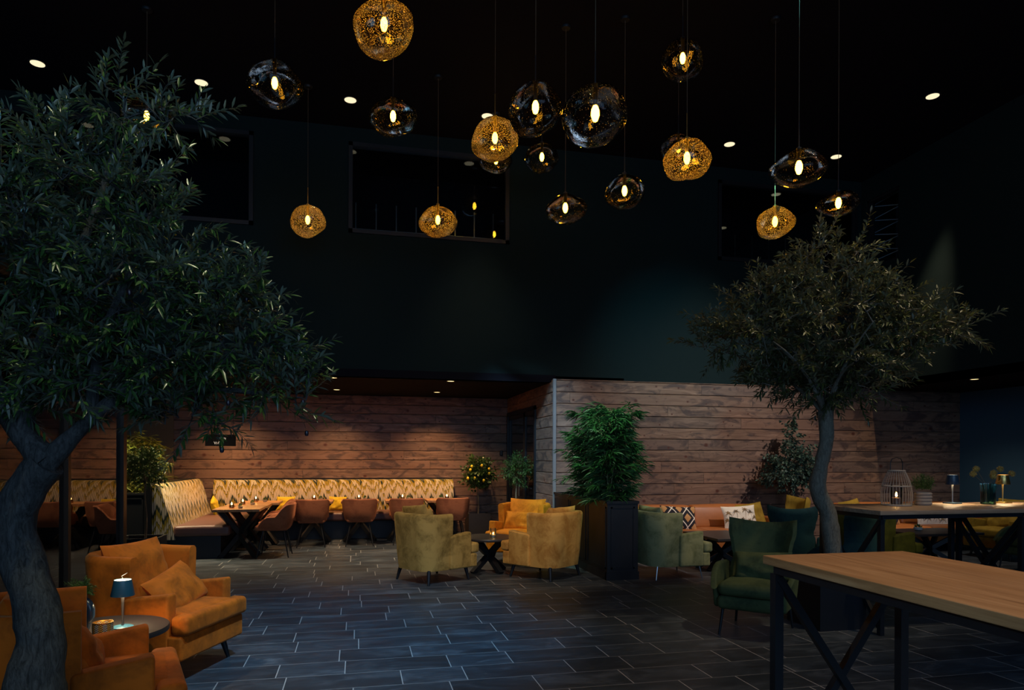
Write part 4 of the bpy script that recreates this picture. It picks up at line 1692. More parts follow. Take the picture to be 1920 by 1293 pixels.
# ---------------------------------------------------------------- leather sofas along the wall
def sofa(label, x0, x1, y0=9.52, y1=10.50):
    cx = (x0 + x1) / 2
    W = (x1 - x0) / 2
    t = thing('leather_sofa', label, 'sofa', (cx, 0, 0), 0, 'cognac leather sofas')
    g = G()
    g.rbox(-W + .12, W - .12, y0 + .06, y1 - .05, .14, .30, .03, 2, 2)
    g.build('seat_base', M['cognac'], t)
    for s in (-1, 1):
        g = G()
        a, b = (0.005, W - .13) if s > 0 else (-W + .13, -.005)
        g.rbox(a, b, y0, y1 - .2, .30, .43, .04, 4, 4, lambda u, v, c, q, h: (q.x, q.y, q.z + .012 * (1 - u * u) * (1 - v * v) * (c > 0)))
        g.build('seat_cushion', M['cognac'], t)
        g = G()
        g.rbox(a, b, y1 - .30, y1 - .08, .40, .78, .06, 4, 5, lambda u, v, c, q, h: (q.x, q.y - .03 * (1 - u * u) * (1 - c * c) * (v < 0) + .10 * (c + 1) / 2, q.z + .012 * (1 - u * u) * (c > 0)))
        g.build('back_cushion', M['cognac'], t)
        g = G()
        a2 = (W - .135, W) if s > 0 else (-W, -W + .135)
        g.rbox(a2[0], a2[1], y0 + .02, y1 - .02, .14, .60, .035, 3, 2)
        g.build('arm', M['cognac'], t)
    g = G()
    g.rbox(-W + .1, W - .1, y1 - .09, y1, .14, .70, .03, 2, 2)
    g.build('back_frame', M['cognac'], t)
    for sx in (-1, 1):
        for yy in (y0 + .1, y1 - .1):
            g = G()
            g.tube([(sx * (W - .12), yy, .15), (sx * (W - .12), yy, 0)], .02, 10)
            g.build('leg', M['black'], t)
    return t


sofa('cognac leather sofa against the wood wall between planter and eucalyptus', 4.02, 6.72)
sofa('cognac leather sofa against the wood wall seen below the far high table', 8.02, 10.70)

# printed cushions
dm = NT('diamond_print')
x, y, z = dm.xyz(dm.obj())[:3]


def tri(v, p):
    return dm.math('PINGPONG', v, p)


sx = dm.math('DIVIDE', x, .25)
sy = dm.math('DIVIDE', y, .30)
a_ = dm.math('ABSOLUTE', dm.math('SUBTRACT', dm.math('FRACT', dm.math('ADD', sx, sy)), .5))
b_ = dm.math('ABSOLUTE', dm.math('SUBTRACT', dm.math('FRACT', dm.math('SUBTRACT', sx, sy)), .5))
mx_ = dm.math('MAXIMUM', a_, b_)
c_ = dm.mix(dm.math('GREATER_THAN', mx_, .462), (0.022, 0.022, 0.030, 1), (0.80, 0.74, 0.64, 1))
c_ = dm.mix(dm.math('LESS_THAN', mx_, .24), c_, (0.50, 0.27, 0.11, 1))
dm.base(c_, .85, 0, .15)
pal_w = plain('white_linen', (0.74, 0.68, 0.58), .85)
pal_k = plain('palm_print_dark', (0.045, 0.045, 0.038), .9, vary=.4)
pal_b = plain('palm_print_brown', (0.30, 0.17, 0.06), .9, vary=.4)


def palms(seed):
    def ex(g, P):
        r2 = random.Random(seed)

        def strip(pts, w_, mi):
            # thin printed stroke lying on the pillow face
            n = len(pts)
            b = len(g.v)
            for i, (u, v) in enumerate(pts):
                p, q = pts[max(0, i - 1)], pts[min(n - 1, i + 1)]
                dx, dy = q[0] - p[0], q[1] - p[1]
                l_ = math.hypot(dx, dy) or 1
                ww = w_ * (1 - .75 * i / (n - 1))
                for s in (-1, 1):
                    uu, vv = u - dy / l_ * ww * s, v + dx / l_ * ww * s
                    uu, vv = max(-.96, min(.96, uu)), max(-.96, min(.96, vv))
                    q_ = P(uu, vv, 1)
                    g.v.append((q_.x, q_.y, q_.z + .0016))
            for i in range(n - 1):
                g.f.append((b + 2 * i, b + 2 * i + 1, b + 2 * i + 3, b + 2 * i + 2))
                g.m.append(mi)
        for (cx, cy, h_, mi) in ((-.72, .35, .7, 2), (-.25, .45, .9, 1), (.25, .55, 1.1, 2), (.62, .35, .9, 1), (.05, -.25, .45, 1), (-.5, -.35, .4, 1), (.45, -.4, .4, 2), (.82, -.1, .5, 1), (-.85, -.25, .5, 2)):
            strip([(cx + .02 * math.sin(i), cy - h_ * i / 6) for i in range(7)], .014, mi)
            for k in range(13):
                a = PI * (k / 12) * 1.25 - .125 * PI + r2.uniform(-.08, .08)
                L_ = r2.uniform(.22, .34)
                pts = []
                for i in range(6):
                    f = i / 5
                    pts.append((cx + math.cos(a) * L_ * f * .8, cy + math.sin(a) * L_ * 1.35 * f - .16 * f * f))
                strip(pts, .026, mi if k % 3 else 3 - mi)
    return ex


LN = 'printed cushions on the leather sofas'
pillow('sofa_cushion', 'black cushion with white lattice and tan diamonds on the left leather sofa', dm.mat, (4.98, 9.98, .60), R(-92), R(18), .60, .40, .15, R(-3), 21, LN)
pillow('sofa_cushion', 'white cushion printed with palm trees on the left leather sofa', None, (6.02, 9.92, .60), R(-95), R(18), .58, .40, .15, R(3), 22, LN, palms(3), [pal_w, pal_k, pal_b])
pillow('sofa_cushion', 'olive yellow cushion behind the palm cushion at the left sofa arm', M['mustard'], (6.33, 10.08, .62), R(-88), R(20), .50, .42, .13, R(6), 23, LN)
pillow('sofa_cushion', 'mustard cushion at the left end of the left leather sofa above the sage armchair', M['mustard'], (4.42, 10.06, .60), R(-88), R(20), .44, .38, .13, R(-8), 24, LN)
pillow('sofa_cushion', 'black and tan diamond cushion seen below the far high table', dm.mat, (8.78, 9.98, .58), R(-92), R(18), .60, .38, .15, R(2), 25, LN)
pillow('sofa_cushion', 'white palm print cushion seen below the far high table', None, (9.72, 9.92, .58), R(-95), R(18), .62, .40, .15, R(-2), 26, LN, palms(8), [pal_w, pal_k, pal_b])
pillow('sofa_cushion', 'mustard cushion on the right leather sofa seen left of the high table brace', M['mustard'], (8.24, 10.08, .67), R(-88), R(18), .42, .38, .13, R(10), 27, LN)


def x_table(label, loc, w_, d_, rz):
    t = thing('coffee_table', label, 'table', (loc[0], loc[1], 0), rz, 'rectangular black coffee tables')
    g = G()
    g.rbox(-w_ / 2, w_ / 2, -d_ / 2, d_ / 2, .45, .485, .004, 1, 1)
    g.build('tabletop', M['blacktop'], t, smooth=False)
    for (ax, ay) in ((1, .6), (1, -.6)):
        for s in (-1, 1):
            g = G()
            g.beam((-.30 * ax * s, -.30 * ay * s, 0), (.30 * ax * s, .30 * ay * s, .45), .06, .06)
            g.build('cross_leg', M['black'], t, smooth=False)
    return t


x_table('low black coffee table between the sage armchair and the left sofa', (5.02, 8.72), .70, 1.0, R(0))
x_table('low black coffee table seen under the far high table', (8.35, 8.55), 1.15, .75, R(0))
t = thing('succulent_bowl', 'small pale bowl with a succulent on the right low coffee table', 'potted plant', (8.20, 8.62, .485))
g = G()
g.lathe([(.03, 0), (.055, .012), (.062, .045), (.056, .05)], 24)
g.build('bowl', M['bowl'], t)
g = G()
at_ = []
flat_foliage(g, (0, 0, .055), (.045, .045, .03), 90, .035, .012, random.Random(2), 1.0, at_)
build_leaves(g, at_, 'leaves', M['box_leaf'], t)

t = thing('wall_sensor', 'small black oval device on the wood wall left of the black door', 'sensor', (2.97, YB, 1.65))
g = G()
g.rbox(-.035, .035, -.035, .001, -.055, .055, .03, 4, 1)
g.build('housing', M['lacquer'], t)
g = G()
g.lathe([(.0001, -.004), (.012, -.003), (.012, .004), (.0001, .004)], 14)
o = g.build('sensor_eye', M['black'], t)
o.rotation_euler = (R(90), 0, 0)
o.location = (0, -.035, .015)

# hanging direction sign
t = thing('hanging_sign', 'black hanging sign reading WC, half hidden by the left olive branches', 'sign', (-2.02, 12.0, 0))
g = G()
g.box(-.40, .07, -.015, .015, 1.725, 1.915)
g.build('panel', M['sign'], t, smooth=False)
for x in (-.36, .03):
    g = G()
    g.tube([(x, 0, 1.915), (x, 0, 2.80)], .004, 6)
    g.build('rod', M['black'], t)


def text(body, loc, size, mat, parent, rot=(R(90), 0, 0)):
    c = bpy.data.curves.new('lettering', 'FONT')
    c.body = body
    c.size = size
    c.extrude = .001
    c.align_x = 'LEFT'
    tmp = bpy.data.objects.new('lettering', c)
    C.objects.link(tmp)
    bpy.context.view_layer.update()
    me = bpy.data.meshes.new_from_object(tmp.evaluated_get(bpy.context.evaluated_depsgraph_get()))
    bpy.data.objects.remove(tmp)
    me.materials.clear()
    me.materials.append(mat)
    o = bpy.data.objects.new('lettering', me)
    C.objects.link(o)
    o.parent = parent
    o.location = loc
    o.rotation_euler = rot
    return o


text('WC', (-.265, -.018, 1.755), .062, M['signtext'], t)
text('\u00b7 ITEN', (-.20, -.018, 1.835), .045, M['signtext'], t)
# ---------------------------------------------------------------- trees
import numpy as np


def crown(wood, leaves, attr, starts, blobs, rnd, L=.055, W=.011, twig=(.16, .30), step=.02, upw=.35, centre=None, twigs_per=2, trad=.0022, pair=True, splay=.9, droop=.15, brad=.006, leafprob=.95):
    """branches grown from the limb points to points scattered in the crown, twigs with leaves at their ends"""
    nodes = [Vector(p) for p in starts]
    arr = np.array([tuple(p) for p in nodes])
    pts = []
    for (c, r, n) in blobs:
        for _ in range(n):
            while True:
                d = Vector((rnd.uniform(-1, 1), rnd.uniform(-1, 1), rnd.uniform(-1, 1)))
                if d.length < 1:
                    break
            d = d * (0.55 + .45 * rnd.random()) if d.length > .3 else d
            p = Vector((c[0] + d.x * r[0], c[1] + d.y * r[1], c[2] + d.z * r[2]))
            pts.append((p, Vector(c)))
    pts.sort(key=lambda q: min((q[0] - s).length for s in nodes[:len(starts)]))
    for (p, c) in pts:
        dd = ((arr - np.array(tuple(p))) ** 2).sum(1)
        i = int(dd.argmin())
        a = nodes[i]
        L_ = (p - a).length
        if L_ > .03:
            mid = (a + p) / 2 + Vector((rnd.uniform(-1, 1), rnd.uniform(-1, 1), rnd.uniform(-.2, 1))) * L_ * .12
            q = [a, (a + mid) / 2, mid, (mid + p) / 2, p]
            r0 = min(brad * 1.6, brad * .5 + L_ * .012)
            wood.tube(q, [r0, r0 * .85, r0 * .7, r0 * .55, trad * 1.2], 5, cap=False)
            new = [mid, p] if L_ < .4 else [q[1], mid, q[3], p]
            for z in new:
                nodes.append(z)
            arr = np.vstack([arr, [tuple(z) for z in new]])
        out = (p - (centre or c))
        if out.length < .01:
            out = Vector((0, 0, 1))
        out.normalize()
        for _ in range(twigs_per):
            d = (out * .8 + Vector((rnd.gauss(0, .55), rnd.gauss(0, .55), rnd.gauss(0, .45) + upw))).normalized()
            T = rnd.uniform(*twig)
            bend = Vector((rnd.gauss(0, .2), rnd.gauss(0, .2), rnd.gauss(-.05, .22)))
            P_ = [p + d * T * f + bend * T * f * f for f in (0, .25, .5, .75, 1)]
            wood.tube(P_, [trad, trad * .9, trad * .8, trad * .6, trad * .3], 4, cap=False)
            n = max(3, int(T / step))
            side = d.orthogonal().normalized()
            side = Matrix.Rotation(rnd.uniform(0, 6.28), 3, d) @ side
            for k in range(n):
                f = .12 + .88 * k / (n - 1)
                pos = p + d * T * f + bend * T * f * f
                ax = (d + bend * 2 * f).normalized()
                sd = Matrix.Rotation(1.57 * (k % 2) + rnd.uniform(-.3, .3), 3, ax) @ side
                for s in ((1, -1) if pair else (1 if k % 2 else -1,)):
                    if rnd.random() > leafprob:
                        continue
                    dl = (ax * (1.0 - .3 * rnd.random()) + sd * s * splay * rnd.uniform(.6, 1.1)).normalized()
                    leaf(leaves, pos, dl, L * rnd.uniform(.65, 1.2), W * rnd.uniform(.8, 1.2), rnd, attr, droop)
            leaf(leaves, P_[-1], (d + bend).normalized(), L, W, rnd, attr, droop)


def limb(g, pts, rads, n=14, sub=6):
    """smooth, slightly knobbly limb through the points"""
    P = [Vector(p) for p in pts]
    out, rr = [], []
    m = len(P)
    for i in range(m - 1):
        p0, p1, p2, p3 = P[max(0, i - 1)], P[i], P[i + 1], P[min(m - 1, i + 2)]
        for k in range(sub):
            t = k / sub
            q = .5 * ((2 * p1) + (p2 - p0) * t + (2 * p0 - 5 * p1 + 4 * p2 - p3) * t * t + (-p0 + 3 * p1 - 3 * p2 + p3) * t ** 3)
            out.append(q)
            rr.append((rads[i] + (rads[i + 1] - rads[i]) * t) * (1 + .06 * noise.noise(q * 9)))
    out.append(P[-1])
    rr.append(rads[-1])
    b = len(g.v)
    g.tube(out, rr, n)
    for i in range(b, len(g.v)):
        v = Vector(g.v[i])
        o = noise.noise(v * 11) * .010 + noise.noise(v * 26) * .004
        k = min(len(out) - 1, (i - b) // n)
        d = (v - out[k])
        if d.length > 1e-5:
            g.v[i] = tuple(v + d.normalized() * o * min(1, rr[k] / .05))
    return out


# left olive tree: trunk leans, forks low
t = thing('olive_tree', 'large olive tree with a dark forked trunk at the left edge', 'tree', (-1.22, 2.96, 0))
base = Vector((-1.22, 2.96, 0))
g = G()
DZ_ = 2.62
tr = [at(60, 1420, DZ_), at(64, 1290, DZ_), at(78, 1200, DZ_), at(66, 1130, DZ_), at(42, 1050, DZ_), at(28, 985, DZ_), at(52, 915, DZ_), at(88, 868, DZ_)]
tr = [p - base for p in tr]
tr[0] = Vector((.02, .02, .50))
limb(g, tr, [.115, .108, .078, .080, .072, .070, .070, .066])
l1 = [p - base for p in (at(88, 868, DZ_), at(45, 815, DZ_), at(10, 760, DZ_), at(-20, 690, 2.6), at(-30, 560, 2.6))]
limb(g, l1, [.060, .045, .045, .035, .02])
l2 = [p - base for p in (at(85, 870, DZ_), at(140, 815, DZ_), at(205, 755, DZ_), at(290, 690, 2.65), at(380, 620, 2.7))]
limb(g, l2, [.050, .030, .026, .020, .012])
l3 = [p - base for p in (at(205, 755, 2.62), at(300, 745, 2.7), at(420, 730, 2.75), at(520, 745, 2.8))]
limb(g, l3, [.022, .016, .012, .007], 8)
l4 = [p - base for p in (at(45, 815, DZ_), at(60, 700, 2.6), at(110, 560, 2.6), at(170, 420, 2.6), at(215, 280, 2.62))]
limb(g, l4, [.038, .028, .022, .015, .008], 10)
l5 = [p - base for p in (at(170, 780, 2.62), at(190, 640, 2.65), at(250, 500, 2.65), at(290, 380, 2.7))]
limb(g, l5, [.024, .018, .014, .007], 8)
g.build('trunk', M['bark'], t)
starts = [q for l_ in (l1[2:], l2[2:], l3, l4[1:], l5[1:]) for q in l_]
extra = []
for l_ in (l1, l2, l3, l4, l5):
    for a, b in zip(l_[1:], l_[2:]):
        extra.append((a + b) / 2)
starts += extra


def blob(px, py, d, rx, ry, n, rd=None):
    c = at(px, py, d) - base
    k = d / 1280
    return (tuple(c), (rx * k, (rd or (rx + ry) / 2) * k, ry * k), n)


rnd = random.Random(11)
wd, lv, at_ = G(), G(), []
blobs = [blob(225, 200, 2.62, 45, 50, 12), blob(325, 225, 2.66, 45, 30, 9), blob(110, 300, 2.62, 80, 80, 26), blob(20, 380, 2.6, 70, 90, 20),
         blob(60, 480, 2.62, 130, 110, 60, 170), blob(230, 380, 2.62, 110, 100, 50, 130), blob(330, 480, 2.66, 80, 60, 20), blob(260, 560, 2.65, 160, 90, 60, 150),
         blob(80, 640, 2.6, 130, 90, 60, 160), blob(420, 555, 2.72, 80, 45, 22), blob(480, 520, 2.75, 30, 20, 5), blob(440, 640, 2.72, 100, 60, 34), blob(300, 690, 2.66, 130, 60, 40),
         blob(510, 700, 2.78, 60, 50, 14), blob(555, 760, 2.80, 26, 45, 7), blob(340, 780, 2.70, 90, 40, 22), blob(150, 735, 2.6, 110, 40, 24), blob(40, 740, 2.6, 70, 40, 14), blob(-80, 520, 2.6, 70, 200, 30)]
crown(wd, lv, at_, starts, blobs, rnd, L=.052, W=.0105, twig=(.09, .19), step=.0135, upw=.28, twigs_per=2)
wd.build('branches', M['bark'], t)
build_leaves(lv, at_, 'foliage', M['olive_leaf'], t)
for (px, py, d) in ((634 / 1.7, 530, 2.6), (416, 843, 2.62), (428, 755, 2.66), (243, 548, 2.5), (462, 560, 2.7), (568, 754, 2.75), (575, 812, 2.78), (152, 520, 2.5)):
    g = G()
    c = at(px, py, d) - base
    g.lathe([(.0001, -.012), (.006, -.010), (.009, 0), (.006, .010), (.0001, .012)], 10, c)
    g.build('olive', M['olivefruit'], t)


def planter(label, x0, x1, y0, y1, h, mat='lacquer', name='planter', cat='planter', group=None, panel=False):
    t = thing(name, label, cat, ((x0 + x1) / 2, (y0 + y1) / 2, 0), 0, group)
    W, D = (x1 - x0) / 2, (y1 - y0) / 2
    k = .03
    g = G()
    # open topped box with walls
    for (a, b, c, d) in ((-W, W, -D, -D + k), (-W, W, D - k, D), (-W, -W + k, -D + k, D - k), (W - k, W, -D + k, D - k)):
        g.box(a, b, c, d, 0, h)
    g.box(-W + k, W - k, -D + k, D - k, .02, .05)
    g.build('box', M[mat], t, smooth=False)
    if panel:
        g = G()
        for (a, b, c, d) in ((-W - .012, W + .012, -D - .012, -D + k), (-W - .012, W + .012, D - k, D + .012), (-W - .012, -W + k, -D, D), (W - k, W + .012, -D, D)):
            g.box(a, b, c, d, h - .03, h + .004)
            g.box(a, b, c, d, 0, .10)
        g.build('moulding', M[mat], t, smooth=False)
        g = G()
        ns = max(1, round(2 * D / .8))
        for i in range(ns):
            ya, yb = -D + 2 * D * i / ns, -D + 2 * D * (i + 1) / ns
            for s in (-1, 1):
                xx = s * (W + .004)
                for (p, q, r_, v) in ((ya + .04, yb - .04, h - .09, h - .07), (ya + .04, yb - .04, .14, .16), (ya + .04, ya + .06, .14, h - .07), (yb - .06, yb - .04, .14, h - .07)):
                    g.box(xx - .005, xx + .005, p, q, r_, v)
        for s in (-1, 1):
            for (p, q, r_, v) in ((-W + .05, W - .05, h - .09, h - .07), (-W + .05, W - .05, .14, .16), (-W + .05, -W + .07, .14, h - .07), (W - .07, W - .05, .14, h - .07)):
                g.box(p, q, s * (D + .004) - .005, s * (D + .004) + .005, r_, v)
        g.build('panel_trim', M[mat], t, smooth=False)
    g = G()
    g.box(-W + k, W - k, -D + k, D - k, .05, h - .05)
    g.build('soil', M['soil'], t, smooth=False)
    return t


planter('square black planter at the foot of the left olive trunk', -1.46, -.98, 2.73, 3.21, .50)
planter('square black planter at the foot of the right olive trunk', 4.06, 4.54, 5.36, 5.84, .50)

# right olive tree
base = Vector((4.32, 5.62, 0))
t = thing('olive_tree', 'olive tree with a pale twisted trunk standing behind the near high table', 'tree', base)
g = G()
RD = 6.42
tr = [Vector((.02, 0, .45)), at(1563, 1075, RD) - base, at(1560, 1020, RD) - base, at(1552, 960, RD) - base, at(1533, 915, RD) - base, at(1540, 870, RD) - base, at(1550, 820, RD) - base, at(1548, 770, RD) - base]
limb(g, tr, [.095, .085, .080, .075, .078, .062, .062, .072], 16)
ends = [(1450, 640), (1360, 660), (1475, 600), (1560, 560), (1640, 600), (1740, 640), (1700, 700), (1500, 700), (1600, 680)]
starts = []
for i, (ex, ey) in enumerate(ends):
    dd = RD + (-.5, .3, -.2, .4, -.5, .2, .5, .6, -.6)[i]
    e = at(ex, ey, dd) - base
    s = at(1548, 775, RD) - base
    m1 = s + (e - s) * .35 + Vector((0, 0, .10))
    m2 = s + (e - s) * .7 + Vector((0, 0, .08))
    o_ = limb(g, [s, m1, m2, e], [.030, .015, .009, .004], 8)
    starts += o_[5::3]
g.build('trunk', M['bark2'], t)
rnd = random.Random(23)
wd, lv, at_ = G(), G(), []
blobs = [blob(1560, 600, RD, 150, 90, 90, 150), blob(1440, 620, RD, 110, 70, 60), blob(1690, 620, RD, 110, 60, 60), blob(1560, 680, RD, 190, 50, 90, 140), blob(1350, 630, RD, 40, 40, 16),
         blob(1320, 650, RD, 20, 12, 5), blob(1780, 610, RD, 50, 26, 16), blob(1440, 560, RD, 60, 36, 26), blob(1550, 520, RD, 90, 45, 36), blob(1640, 550, RD, 60, 40, 26), blob(1545, 470, RD, 14, 30, 8), blob(1600, 480, RD, 20, 28, 8), blob(1515, 480, RD, 10, 22, 5), blob(1480, 545, RD, 30, 20, 8),
         blob(1480, 715, RD, 80, 24, 26), blob(1620, 722, RD, 90, 22, 26), blob(1545, 725, RD, 60, 34, 34)]
crown(wd, lv, at_, starts, blobs, rnd, L=.072, W=.0175, twig=(.14, .28), step=.021, upw=.35, twigs_per=2, trad=.003, brad=.008)
wd.build('branches', M['bark2'], t)
build_leaves(lv, at_, 'foliage', M['olive_leaf2'], t)


# ---------------------------------------------------------------- bamboo
def bamboo(t, x0, x1, y0, y1, z0, zt, mat, rnd, ncane=14, sprays=150, L=.12, lean_=.12, prof=None):
    canes = []
    for k in range(ncane):
        x, y = rnd.uniform(x0, x1), rnd.uniform(y0, y1)
        h = (zt - z0) * rnd.uniform(.6, .95)
        if prof:
            h = min(h, prof(x, y) - z0)
        e = Vector((x + rnd.gauss(0, lean_), y + rnd.gauss(0, lean_), z0 + h))
        P_ = [Vector((x, y, z0 - .1)), Vector((x, y, z0)) * .5 + e * .5 + Vector((rnd.gauss(0, .02), 0, 0)), e]
        P_ = [P_[0], (P_[0] + P_[1]) / 2, P_[1], (P_[1] + P_[2]) / 2, P_[2]]
        g = G()
        g.tube(P_, [.010, .009, .008, .006, .003], 7)
        for q in range(6):
            f = (q + .5) / 6
            p = P_[0].lerp(P_[2], min(1, f * 2)) if f < .5 else P_[2].lerp(P_[4], f * 2 - 1)
            g.tube([p, p + Vector((0, 0, .008))], .0115 * (1 - .5 * f), 7)
        g.build('cane', M['cane'], t)
        canes.append(P_)
    tw, lv, at_ = G(), G(), []
    for k in range(sprays):
        P_ = rnd.choice(canes)
        f = rnd.random() ** .8
        p = P_[0].lerp(P_[2], min(1, f * 2)) if f < .5 else P_[2].lerp(P_[4], f * 2 - 1)
        p.z = max(p.z, z0 + .02)
        a = rnd.uniform(0, 2 * PI)
        T = rnd.uniform(.08, .30) * (1.15 - .55 * max(0, f - .6) / .4)
        e = p + Vector((math.cos(a) * T, math.sin(a) * T, rnd.uniform(-.02, .16)))
        tw.tube([p, (p + e) / 2 + Vector((0, 0, .03)), e], [.003, .002, .0012], 4, cap=False)
        for q in (.55, .8, 1.0):
            pp = p.lerp(e, q)
            for s in range(6):
                b = a + rnd.uniform(-1.2, 1.2)
                d = Vector((math.cos(b), math.sin(b), rnd.uniform(-.35, .45))).normalized()
                leaf(lv, pp, d, L * rnd.uniform(.6, 1.2), L * .105, rnd, at_, .25)
    tw.build('branches', M['cane'], t)
    build_leaves(lv, at_, 'foliage', M[mat], t)


def local_plant(name, label, cat, x, y, group=None):
    return thing(name, label, cat, (x, y, 0), 0, group)


planter('long waist-high black planter box standing out from the corner of the wood wall', 3.10, 3.52, 8.18, 10.55, 1.0, panel=True)
t = local_plant('bamboo', 'bushy green bamboo growing in the long black planter', 'plant', 3.27, 9.2)
bamboo(t, -.13, .12, -.85, .1, .97, 2.35, 'bamboo_leaf', random.Random(3), 16, 520, .18, .10, lambda x, y: 2.28 - .40 * max(0, y + .35) - .9 * max(0, -y - .62))

planter('long waist-high black planter behind the left bench wing', -3.95, -3.07, 11.20, 13.95, 1.0, panel=True)
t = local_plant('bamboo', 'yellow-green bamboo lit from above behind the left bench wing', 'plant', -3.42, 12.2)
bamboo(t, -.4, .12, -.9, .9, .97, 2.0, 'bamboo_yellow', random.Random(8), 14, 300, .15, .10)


def standard(label, group, x, y, z0, zst, r, leafm, L, W, nb, seed, pot, stem_r=.012, name='standard_tree', fruit=None, cat='potted tree', dens=3, twl=(.08, .16), zc=None):
    t = thing(name, label, cat, (x, y, 0), 0, group)
    rnd = random.Random(seed)
    g = G()
    st_ = [Vector((0, 0, z0)), Vector((.012, 0, z0 + (zst - z0) * .4)), Vector((-.01, .0, z0 + (zst - z0) * .75)), Vector((0, 0, zst))]
    limb(g, st_, [stem_r * 1.2, stem_r, stem_r, stem_r * .8], 8)
    ss = []
    for k in range(7):
        a = 2 * PI * k / 7
        e = Vector((math.cos(a) * r[0] * .5, math.sin(a) * r[1] * .5, zst + r[2] * rnd.uniform(.4, 1.2)))
        g.tube([st_[-1], (st_[-1] + e) / 2 + Vector((0, 0, .03)), e], [stem_r * .6, stem_r * .45, stem_r * .25], 5)
        ss += [(st_[-1] + e) / 2, e]
    g.build('stem', M['stem'], t)
    wd, lv, at_ = G(), G(), []
    c = (0, 0, zc or zst + r[2] * .8)
    crown(wd, lv, at_, ss, [(c, r, nb)], rnd, L=L, W=W, twig=twl, step=L * .45, upw=.2, twigs_per=dens, trad=.002, brad=.004)
    wd.build('branches', M['twig'], t)
    build_leaves(lv, at_, 'foliage', M[leafm], t)
    if fruit:
        for (dx, dy, z) in fruit:
            g = G()
            g.lathe([(.0001, -.038), (.008, -.034), (.022, -.018), (.026, 0), (.021, .018), (.008, .030), (.0001, .034)], 14, (dx, dy, z))
            g.build('lemon', M['lemon'], t)
    return t


planter('square dark planter holding the lemon tree against the wood wall', 2.17, 2.61, 13.40, 13.84, .44, 'blacktop')
standard('small lemon tree with yellow fruit by the wood wall', None, 2.39, 13.60, .38, 1.02, (.26, .26, .30), 'lemon_leaf', .075, .036, 85, 5, None, .014, 'lemon_tree',
         [(-.17, -.26, 1.38), (-.20, -.25, 1.31), (.02, -.30, 1.40), (.17, -.28, 1.33), (.17, -.26, 1.24), (-.24, -.2, 1.14), (.06, -.28, 1.10), (-.12, -.28, 1.15)], dens=3)
standard('small olive standard tree with a thin stem in front of the black door', None, 2.79, 11.9, .3, 1.06, (.20, .22, .24), 'box_leaf', .055, .016, 70, 6, None, .013, 'olive_tree', zc=1.36)
planter('small square planter of the olive standard in front of the black door', 2.63, 2.95, 11.74, 12.06, .34)
planter('low square black planter in front of the left bench wing', -3.16, -2.64, 10.08, 10.60, .44)
standard('small leafy standard tree with twin stems in front of the left bench wing', None, -2.85, 10.34, .38, 1.20, (.26, .24, .24), 'box_leaf', .06, .018, 80, 9, None, .013, 'standard_tree', zc=1.42)
# eucalyptus
t = thing('eucalyptus_plant', 'tall bluish eucalyptus with many thin stems between the two sofas', 'plant', (7.10, 10.12, 0))
rnd = random.Random(31)
g = G()
ss = []
for k in range(9):
    a = rnd.uniform(0, 2 * PI)
    e = Vector((math.cos(a) * rnd.uniform(.05, .30), math.sin(a) * .10, rnd.uniform(1.1, 1.75)))
    o_ = limb(g, [Vector((rnd.uniform(-.04, .04), rnd.uniform(-.04, .04), .40)), e * .5 + Vector((0, 0, .2)), e], [.011, .009, .005], 6)
    ss += o_[6:]
g.build('stems', M['stem'], t)
wd, lv, at_ = G(), G(), []
crown(wd, lv, at_, ss, [((0, -.05, 1.42), (.40, .28, .42), 90), ((.30, -.05, 1.35), (.22, .2, .20), 26), ((-.28, -.05, 1.30), (.2, .2, .25), 26), ((.03, 0, 1.9), (.10, .10, .26), 16)], rnd, L=.058, W=.042, twig=(.08, .18), step=.026, upw=.35, twigs_per=2, trad=.002, splay=1.5)
wd.build('branches', M['stem'], t)
build_leaves(lv, at_, 'foliage', M['euc_leaf'], t)
planter('square black planter under the eucalyptus', 6.86, 7.34, 9.88, 10.36, .45)

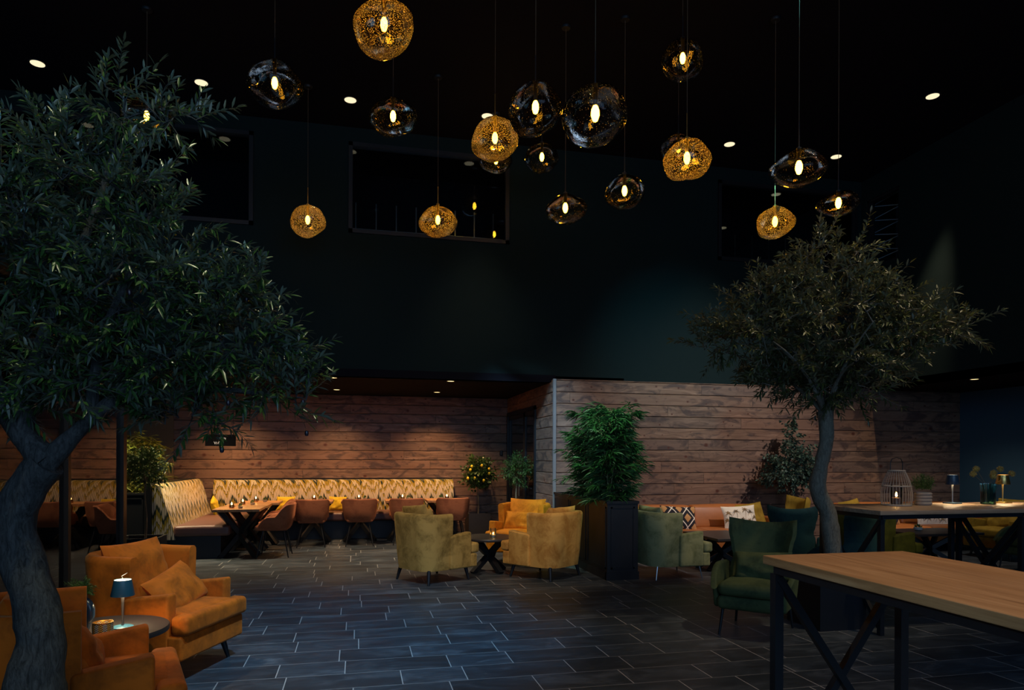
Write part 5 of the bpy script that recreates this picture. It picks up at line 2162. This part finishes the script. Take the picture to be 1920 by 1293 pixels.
# ---------------------------------------------------------------- glass pendants
PEND = [
    # px, py, width px, depth, height ratio, kind, seed, label
    (720, 51, 114, 5.8, .92, 'a', 1, 'topmost glass pendant, amber speckled, cut by the upper picture edge'),
    (515, 160, 100, 6.87, .86, 's', 2, 'smoked glass pendant at far left of the row, right of the treetop'),
    (737, 221, 88, 7.37, .76, 's', 3, 'smoked glass pendant directly below the topmost amber one'),
    (928, 263, 86, 7.30, 1.00, 'a', 4, 'round amber speckled pendant in the centre, just below a ceiling downlight'),
    (1004, 206, 104, 6.07, .95, 's', 5, 'big smoked glass pendant left of the very largest one, touching it in view'),
    (1116, 218, 126, 4.86, .88, 's', 6, 'largest smoked glass pendant, nearest in the middle of the cluster'),
    (1016, 297, 66, 9.51, .85, 's', 7, 'small smoked pendant hanging below the gap between the two big smoked ones'),
    (1060, 392, 77, 8.07, .72, 's', 8, 'flattened smoked pendant, lowest in the middle of the cluster'),
    (1171, 361, 76, 7.91, .90, 's', 9, 'smoked pendant just below and right of the largest one'),
    (1280, 113, 80, 7.36, .98, 's', 10, 'smoked pendant highest on the right, above the tilted amber one'),
    (1288, 300, 90, 6.53, .86, 'a', 11, 'tilted amber speckled pendant overlapping a darker one behind it'),
    (1272, 280, 66, 8.94, .85, 's', 12, 'smoked pendant peeking out behind the tilted amber one'),
    (1498, 317, 98, 5.88, .72, 's', 13, 'wide smoked pendant above the right olive tree'),
    (1453, 418, 72, 7.91, .82, 'a', 14, 'amber speckled pendant lowest on the right, over the olive treetop'),
    (1572, 382, 78, 7.32, .56, 's', 15, 'very flat smoked pendant furthest right'),
    (275, 222, 98, 7.78, .90, 's', 16, 'smoked pendant glimpsed through the top of the left olive tree'),
    (930, 302, 60, 10.12, .70, 's', 17, 'small dim pendant hidden behind the round amber pendant in the centre'),
    (577, 415, 71, 9.39, .83, 'a', 18, 'amber pendant with a pointed left side, lowest at the left'),
    (821, 415, 70, 9.14, .86, 'a', 19, 'evenly rounded bright amber pendant, low between left and centre'),
]
for (px, py, wpx, d, hr, kind, seed, label) in PEND:
    c = at(px, py, d)
    r_ = wpx / 1280 * d / 2
    t = thing('glass_pendant', label, 'pendant lamp', (c.x, c.y, HI), 0, 'blown glass pendants')
    z = c.z - HI
    rnd = random.Random(seed)
    off = Vector((rnd.uniform(0, 40), rnd.uniform(0, 40), rnd.uniform(0, 40)))
    g = G()
    nu, nv = 40, 26
    vs = []
    ht = r_ * hr
    for j in range(nv + 1):
        th = PI * (.035 + .965 * j / nv)
        for i in range(nu):
            a = 2 * PI * i / nu
            dv = Vector((math.sin(th) * math.cos(a), math.sin(th) * math.sin(a), math.cos(th)))
            k = 1 + .17 * noise.noise(dv * 1.0 + off) + .02 * noise.noise(dv * 2.6 + off)
            k *= 1 - .06 * abs(dv.z)
            vs.append((dv.x * r_ * k, dv.y * r_ * k, z + dv.z * ht * k + .05 * r_ * dv.x))
    fs = [(j * nu + i, j * nu + (i + 1) % nu, (j + 1) * nu + (i + 1) % nu, (j + 1) * nu + i) for j in range(nv) for i in range(nu)]
    g.add(vs, fs)
    g.build('glass_shade', M['amberglass'] if kind == 'a' else M['smoke'], t)
    g = G()
    bz = z + .12 * ht
    g.lathe([(.0001, bz - .068), (.018, bz - .056), (.030, bz - .020), (.028, bz + .018), (.019, bz + .042), (.014, bz + .05)], 18)
    g.build('bulb', M['bulb'], t)
    g = G()
    g.lathe([(.016, bz + .05), (.018, bz + .055), (.018, z + ht * .98), (.022, z + ht * .985), (.022, z + ht + .02), (.006, z + ht + .03), (.0055, z + ht + .25)], 14)
    g.build('socket_stem', M['black'] if kind == 's' else M['brass'], t)
    g = G()
    g.tube([(0, 0, z + ht + .25), (0, 0, -.03)], .0028, 6)
    g.build('cable', M['twig'], t)
    g = G()
    g.lathe([(.0001, -.03), (.05, -.028), (.055, -.01), (.055, 0)], 20)
    g.build('ceiling_rose', M['black'], t)
